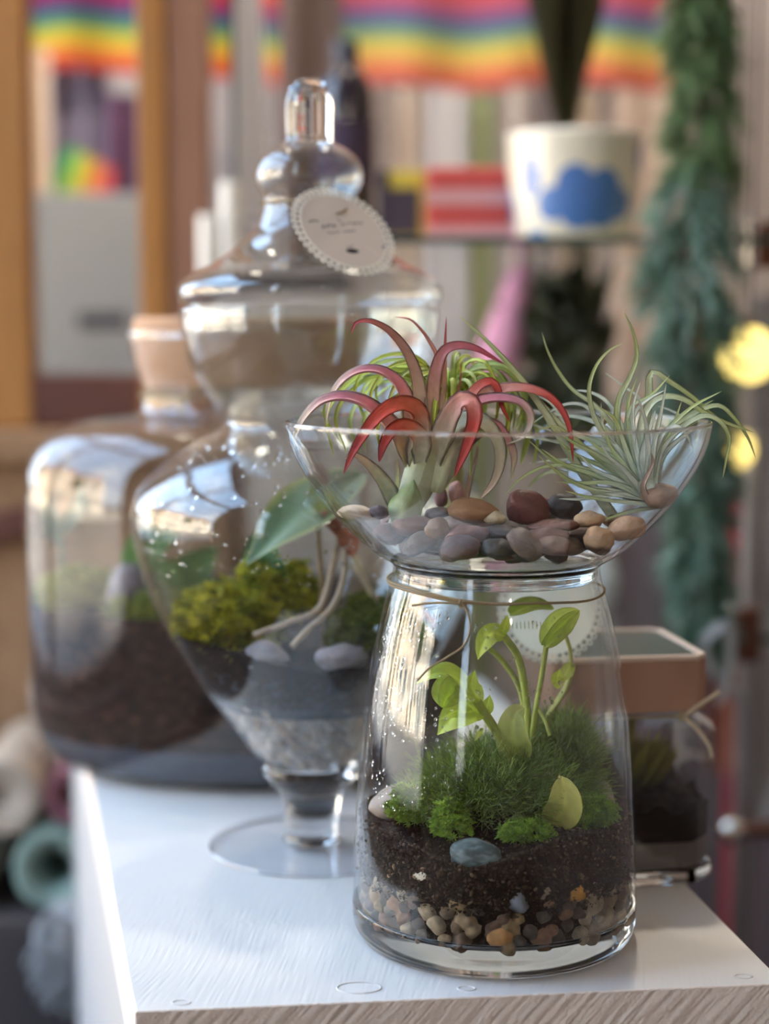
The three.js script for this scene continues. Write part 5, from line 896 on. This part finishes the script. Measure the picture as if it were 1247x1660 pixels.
// glass shelves, uprights and clamps
{
  const s = thing('glass_shelf', 'upper clear glass shelf with a dark edge carrying the blue and white pot', 'shelf', [0.19, 0.443, -1.85]);
  part(s, 'plate', box(0.5, 0.007, 0.4), M.shelfGlass); part(s, 'edge', box(0.5, 0.0068, 0.003, 0, 0, 0.2015), M.shelfEdge);
  const s2 = thing('glass_shelf', 'middle clear glass shelf level with the wooden lid of the square jar', 'shelf', [0.27, 0.04, -1.9]);
  part(s2, 'plate', box(0.34, 0.007, 0.34), M.shelfGlass); part(s2, 'edge', box(0.34, 0.0068, 0.003, 0, 0, 0.1715), M.shelfEdge);
  const u = thing('shelf_upright', 'grey metal upright of the glass shelving at the right edge', 'upright', [0.384, -T, -1.78]);
  part(u, 'post', rbox(0.014, 1.0, 0.03, 0.003), M.steel, [0, 0.5, 0]);
  const clamp = (label, x, y, h) => { const c = thing('shelf_clamp', label, 'clamp', [x, y, -1.71], null); part(c, 'face', rbox(0.012, h, 0.02, 0.005), M.chrome); part(c, 'block', rbox(0.024, h * 0.86, 0.02, 0.004), M.oakDark, [0.018, -0.002, -0.004]); };
  clamp('chrome faced shelf clamp level with the blue and white pot', 0.365, 0.443, 0.054);
  clamp('chrome faced shelf clamp behind the twine of the square jar', 0.353, 0.05, 0.066);
  const k = thing('chrome_knob', 'round chrome knob right of the small square jar', 'knob', [0.36, -0.157, -1.72]);
  part(k, 'ball', new THREE.SphereGeometry(0.0135, 32, 20), M.chrome, [0, 0, 0.006]); part(k, 'shank', new THREE.CylinderGeometry(0.008, 0.009, 0.05, 24).rotateZ(Math.PI / 2), M.oakDark, [0.024, -0.004, -0.01]);
}
{ // things on the shelf
  const S = 0.4468;
  const c = document.createElement('canvas'); c.width = 1024; c.height = 256; const g = c.getContext('2d');
  g.fillStyle = '#e2d8bf'; g.fillRect(0, 0, 1024, 256); g.fillStyle = '#5078b4';
  const cloud = (x, y, w, h) => { for (const [dx, dy, r] of [[-0.42, 0.1, 0.3], [-0.15, -0.18, 0.36], [0.18, -0.12, 0.36], [0.42, 0.1, 0.28], [-0.1, 0.25, 0.36], [0.18, 0.25, 0.32], [0, 0.05, 0.45]]) { g.beginPath(); g.ellipse(x + dx * w, y + dy * h, r * w * 0.6, r * h, 0, 0, 7); g.fill(); } };
  cloud(500, 122, 225, 78); cloud(345, 205, 90, 70); cloud(350, 90, 50, 50); cloud(700, 60, 90, 60); cloud(160, 120, 190, 100); cloud(880, 160, 150, 100);
  const map = new THREE.CanvasTexture(c); map.colorSpace = THREE.SRGBColorSpace; map.wrapS = THREE.RepeatWrapping; map.offset.x = 0.5 - 0.03;
  const pot = thing('flower_pot', 'cream ceramic pot painted with blue clouds on the glass shelf', 'pot', [0.195, S, -1.775]);
  const prof = dense([[0.046, 0.0], [0.053, 0.002], [0.058, 0.01], [0.064, 0.035], [0.068, 0.07], [0.07, 0.1], [0.0705, 0.106]], 4);
  part(pot, 'body', lathe(prof, 96), phys({ map, roughness: 0.25, clearcoat: 0.6 }));
  part(pot, 'rim', lathe(dense([[0.0705, 0.106], [0.0698, 0.1085], [0.0665, 0.1085], [0.065, 0.104], [0.06, 0.05], [0.04, 0.006], [0, 0.005]], 4), 96), phys({ color: RGB(0.84, 0.8, 0.7), roughness: 0.3 }));
  part(pot, 'bottom', new THREE.CylinderGeometry(0.047, 0.046, 0.003, 48), phys({ color: RGB(0.8, 0.76, 0.66) }), [0, 0.0018, 0]);
  solo('potting_soil', (() => { const g = new THREE.CylinderGeometry(0.0615, 0.058, 0.05, 48, 4); return g; })(), M.soil, 'soil in the blue and white pot', 'soil', [0.195, S + 0.06, -1.775]).userData.kind = 'stuff';
  const r = rng(19), br = thing('dried_bouquet', 'upright dark olive bundle of dried grasses widening above the blue and white pot', 'plant', [0.2, S + 0.085, -1.9]);
  const im = scatter('grass', blade([V(0, 0, 0), V(0.03, 0.5, 0), V(0.08, 1, 0)], 0.05, [1, 1, 1], [1, 1, 1], { N: 4 }), paint(1, 1, 1), 420, () => { const a = r() * 6.28, t = 0.21 * Math.sqrt(r()); return { at: V(Math.cos(a) * 0.004, 0.02, Math.sin(a) * 0.004), turn: [Math.sin(a) * t, r() * 6, Math.cos(a) * t], scale: [0.2, 0.2 + r() * 0.16, 0.2] }; }, () => { const m = 0.6 + r() * 0.8; return [0.1 * m, 0.09 * m, 0.04 * m]; });
  im.userData.kind = 'stuff'; br.add(im); part(br, 'stem', tube([V(0, -0.08, 0), V(0, 0, 0), V(0, 0.1, 0)], 0.006, 8, 8), paint(0.07, 0.06, 0.03));
  const yb = thing('yellow_box', 'small black and yellow box beside the dark bottle on the shelf', 'box', [0.019, S, -1.87]);
  part(yb, 'carton', rbox(0.05, 0.08, 0.04, 0.003), paint(0.6, 0.44, 0.05), [0, 0.04, 0]); part(yb, 'dark_print', rbox(0.034, 0.05, 0.002, 0.0009), paint(0.06, 0.04, 0.05), [0.002, 0.036, 0.0205]);
  part(yb, 'dark_print', rbox(0.012, 0.08, 0.002, 0.0009), paint(0.04, 0.03, 0.04), [-0.02, 0.04, 0.0208]);
  const rb = thing('striped_box', 'red box with pale pink stripes between the yellow box and the pot', 'box', [0.091, S, -1.86]);
  part(rb, 'carton', rbox(0.09, 0.082, 0.05, 0.005), paint(0.55, 0.075, 0.06), [0, 0.041, 0]);
  for (const y of [0.012, 0.051]) part(rb, 'stripe', rbox(0.0908, 0.016, 0.0508, 0.001), paint(0.62, 0.32, 0.3), [0, y, 0]);
}
{ // under the shelf and behind it
  const hang = [[-0.03, 0.05, [0.34, 0.27, 0.23], 'brown paper hanging strip behind the dark bottle'], [0.022, 0.05, [0.5, 0.39, 0.3], 'tan hanging scarf behind the yellow box'], [0.075, 0.055, [0.52, 0.48, 0.45], 'off white hanging scarf behind the red striped box'], [0.122, 0.04, [0.36, 0.4, 0.2], 'olive green hanging scarf left of the pot'], [0.165, 0.045, [0.5, 0.42, 0.36], 'pale beige hanging scarf directly behind the pot'], [0.25, 0.07, [0.36, 0.27, 0.19], 'brown hanging scarf right behind the pot'], [0.335, 0.1, [0.46, 0.34, 0.26], 'wide fawn hanging cloth behind the garland']];
  hang.forEach(([x, w, c, label], i) => solo('hanging_scarf', drape(w, 1.0, i * 1.7, { folds: 1.5, depth: 0.008 }), cloth(...c), label, 'scarf', [x * 1.25 + 0.01, 0.25, -2.86 - (i % 2) * 0.03], 'scarves hanging on the back wall'));
  const pk = thing('pink_tassel', 'soft pink tassel hanging under the glass shelf', 'tassel', [0.145, 0.368, -2.0]);
  part(pk, 'tuft', lathe(dense([[0.004, 0.07], [0.014, 0.05], [0.022, 0.0], [0.026, -0.05], [0.016, -0.07], [0, -0.072]], 4), 24), cloth(0.85, 0.4, 0.58)); part(pk, 'cord', tube([V(0, 0.06, 0), V(0.002, 0.068, 0), V(0.004, 0.0745, 0)], 0.003, 8, 6), cloth(0.6, 0.3, 0.4)); pk.rotation.z = -0.25;
  const pb = solo('pink_pompom', (() => { const s = new THREE.SphereGeometry(0.028, 24, 16); s.scale(1, 0.45, 1); const P = s.attributes.position; for (let i = 0; i < P.count; i++) { const k = 1 + 0.15 * noise(P.getX(i) * 90, P.getY(i) * 90, P.getZ(i) * 90); P.setXYZ(i, P.getX(i) * k, P.getY(i) * k, P.getZ(i) * k); } s.computeVertexNormals(); return s; })(), cloth(0.85, 0.42, 0.58), 'flat pink pompom on the glass shelf behind the left of the pot', 'pompom', [0.152, 0.459, -1.99]);
  const r = rng(29), dp = thing('dark_plant', 'dark green bushy plant on the middle glass shelf in front of the brown scarf', 'plant', [0.212, 0.205, -1.98]);
  const im = scatter('foliage', blade([V(0, 0, 0), V(0.1, 0.5, 0), V(0.3, 0.95, 0)], 0.3, [1, 1, 1], [1, 1, 1], { N: 4 }), paint(1, 1, 1), 300, () => { const a = r() * 6.28, q = Math.cbrt(r()); return { at: V(Math.cos(a) * 0.034 * q, 0.0 + r() * 0.2, Math.sin(a) * 0.034 * q), turn: [Math.sin(a) * 0.8, r() * 6, Math.cos(a) * 0.8], scale: 0.04 + r() * 0.03 }; }, () => { const m = 0.5 + r(); return [0.05 * m, 0.06 * m, 0.035 * m]; }); im.userData.kind = 'stuff'; dp.add(im);
  part(dp, 'stem', tube([V(0, -0.13, 0), V(0.003, 0, 0), V(0, 0.18, 0)], 0.006, 8, 6), paint(0.08, 0.05, 0.03));
  part(dp, 'pot', lathe(dense([[0, -0.161], [0.024, -0.161], [0.028, -0.155], [0.034, -0.11], [0.036, -0.1], [0.03, -0.105], [0, -0.11]], 3, [0, 1]), 32), paint(0.16, 0.1, 0.08));
  // goods at the lower right
  solo('red_scarf', drape(0.035, 0.75, 2.2, { folds: 1, depth: 0.006 }), cloth(0.4, 0.05, 0.06), 'bright red scarf hanging low at the right edge behind the knob', 'scarf', [0.468, -0.17, -2.2]);
  solo('rust_scarf', drape(0.045, 0.28, 4.2, { folds: 1, depth: 0.006 }), cloth(0.3, 0.11, 0.08), 'rust brown scarf beside the square jar, in front of the red one', 'scarf', [0.43, -0.06, -2.12]);
  solo('plum_cloth', drape(0.3, 0.95, 6.2, { folds: 3, depth: 0.012 }), cloth(0.13, 0.1, 0.105), 'dark plum cloth hanging behind the lower shelves at the right', 'cloth', [0.47, -0.27, -2.4]);
  solo('grey_cloth', drape(0.14, 0.7, 1.2, { folds: 2, depth: 0.01 }), cloth(0.3, 0.29, 0.3), 'grey cloth at the right edge behind the shelf upright', 'cloth', [0.53, 0.05, -2.15]);
  const wv = thing('blue_vase', 'pale blue glass vase on the middle shelf behind the front vase neck', 'vase', [0.235, 0.0437, -1.93]);
  part(wv, 'body', lathe(dense([[0, 0], [0.024, 0], [0.03, 0.006], [0.034, 0.03], [0.026, 0.058], [0.018, 0.075], [0.022, 0.09]], 5, [0]), 48), phys({ color: RGB(0.5, 0.6, 0.68), roughness: 0.1, clearcoat: 1 }));
}
// ---------------------------------------------------------------- the evergreen garland and the yellow lamps
{
  const gar = thing('evergreen_garland', 'long evergreen garland of blue green needles hanging at the right behind the bowl', 'garland', [0.3, 0.35, -1.66]);
  const path = new THREE.CatmullRomCurve3([V(-0.005, 0.5, 0), V(-0.002, 0.34, 0), V(0.004, 0.2, 0), V(-0.012, 0.08, 0.01), V(0.006, -0.04, 0), V(0.008, -0.18, 0), V(0.016, -0.31, 0)]);
  const r = rng(55), wAt = (s) => [0.03, 0.03, 0.028, 0.032, 0.044, 0.05, 0.04, 0.032, 0.028, 0.022][Math.min(9, Math.floor(s * 10))];
  part(gar, 'wire', new THREE.TubeGeometry(path, 60, 0.004, 6), paint(0.12, 0.09, 0.05));
  const twigs = [], needle = [];
  for (let i = 0; i < 300; i++) { const s = (i + r()) / 300, p = path.getPointAt(s), a = r() * 6.283, w = wAt(s) * (0.75 + r() * 0.5), tip = p.clone().add(V(Math.cos(a) * w, -w * (0.75 + r() * 0.7), Math.sin(a) * w * 0.8)), mid = p.clone().lerp(tip, 0.5).add(V(0, w * 0.22, 0)); const c = new THREE.CatmullRomCurve3([p, mid, tip]); twigs.push(new THREE.TubeGeometry(c, 6, 0.0011, 4)); for (let k = 0; k < 46; k++) { const u = 0.12 + 0.88 * k / 45; needle.push([c.getPointAt(u), c.getTangentAt(u), s]); } }
  part(gar, 'twigs', merge(twigs), paint(0.14, 0.1, 0.05)).userData.kind = 'stuff';
  const ng = new THREE.ConeGeometry(0.055, 1, 4).translate(0, 0.5, 0);
  const im = scatter('needles', ng, std({ color: RGB(1, 1, 1), roughness: 0.55 }), needle.length, (i) => { const [p, t] = needle[i], d = t.clone().multiplyScalar(1.15).add(V(r() - 0.5, r() - 0.5, r() - 0.5).multiplyScalar(1.7)).normalize(); return { at: p, turn: [0, 0, 0], q: new THREE.Quaternion().setFromUnitVectors(V(0, 1, 0), d), scale: 0.017 + r() * 0.013 }; },
    (i) => { const s = needle[i][2], m = 0.6 + r() * 0.9, k = noise(s * 14, 2, i * 0.02); return s < 0.4 ? [0.1 * m, (0.17 + 0.04 * k) * m, 0.06 * m] : i % 9 === 0 ? [0.34, 0.42, 0.4] : [0.08 * m, (0.165 + 0.03 * k) * m, (0.115 + 0.04 * k) * m]; });
  im.userData.kind = 'stuff'; gar.add(im);
  const rb = thing('white_ribbon', 'white satin ribbon looped in the garland above the square jar', 'ribbon', [0.315, 0.03, -1.6]);
  part(rb, 'loop', strap([V(0, 0.0, 0), V(-0.012, 0.03, 0.004), V(0.008, 0.048, 0.004), V(0.014, 0.02, 0.004), V(0.004, -0.03, 0.004)], 0.011, [[0, 0.42, 0.45, 0.47], [1, 0.42, 0.45, 0.47]], { base: 1, power: 0.1 }), M.leaf);
  part(rb, 'tail', strap([V(0.004, 0, 0), V(0.026, -0.03, 0.002), V(0.03, -0.07, 0.002), V(0.036, -0.11, 0)], 0.01, [[0, 0.3, 0.32, 0.35], [1, 0.3, 0.32, 0.35]], { base: 1, power: 0.1 }), M.leaf);
}
for (const [label, x, y, z, r, e] of [['large glowing yellow globe lamp beside the garland at the right edge', 0.353, 0.3335, -1.655, 0.0275, 1.15], ['small glowing yellow globe lamp lower down beside the garland', 0.3503, 0.2381, -1.7, 0.0208, 1]]) {
  const l = thing('globe_lamp', label, 'lamp', [x, y, z], null);
  part(l, 'globe', new THREE.SphereGeometry(r, 32, 20), std({ color: RGB(0.6, 0.5, 0.2), emissive: RGB(1.0, 0.76, 0.22), emissiveIntensity: 1.0 * e, roughness: 0.3 }));
  part(l, 'cap', lathe(dense([[0.005, 0], [0.0055, 0.006], [0.003, 0.011], [0, 0.012]], 3), 20), M.oakDark, [0, r - 0.002, 0]);
  part(l, 'cord', tube([V(0, r + 0.014, 0), V(0.002, r + 0.3, 0), V(0, CH - T - y, 0)], 0.0015, 16, 5), paint(0.05, 0.05, 0.05));
  const p = new THREE.PointLight(RGB(1, 0.76, 0.3), 0.006 * e); p.shadow.radius = 1; p.castShadow = true; p.position.set(0, 0, 0); p.name = 'lamp_light'; l.add(p);
}

// pendant lamps of the shop, above the picture
for (const [label, x, y, z, e] of [['warm white glass pendant lamp over the glass shelves', 0.25, 1.75, -2.0, 2.1], ['warm white glass pendant lamp over the counter by the oak door', -0.55, 1.75, -1.9, 1.4], ['warm white glass pendant lamp hanging near the shop front behind the viewer', 0.55, 1.1, 1.3, 1.3]]) {
  const l = thing('pendant_lamp', label, 'lamp', [x, y, z], null);
  part(l, 'globe', new THREE.SphereGeometry(0.05, 32, 20), std({ color: RGB(0.7, 0.65, 0.55), emissive: RGB(1, 0.88, 0.72), emissiveIntensity: 14, roughness: 0.3 }));
  part(l, 'cap', lathe(dense([[0.024, 0], [0.026, 0.02], [0.016, 0.04], [0, 0.042]], 3), 24), M.steel, [0, 0.045, 0]);
  part(l, 'cord', tube([V(0, 0.08, 0), V(0, 0.4, 0), V(0, CH - T - y, 0)], 0.002, 6, 6), paint(0.05, 0.05, 0.05));
  const p = new THREE.PointLight(RGB(1, 0.87, 0.71), e); p.shadow.radius = 2.4; p.castShadow = true; p.name = 'lamp_light'; l.add(p);
}

scene.traverse((o) => { if (o.isMesh) { o.castShadow = true; o.receiveShadow = true; } });
renderer.render(scene, camera);
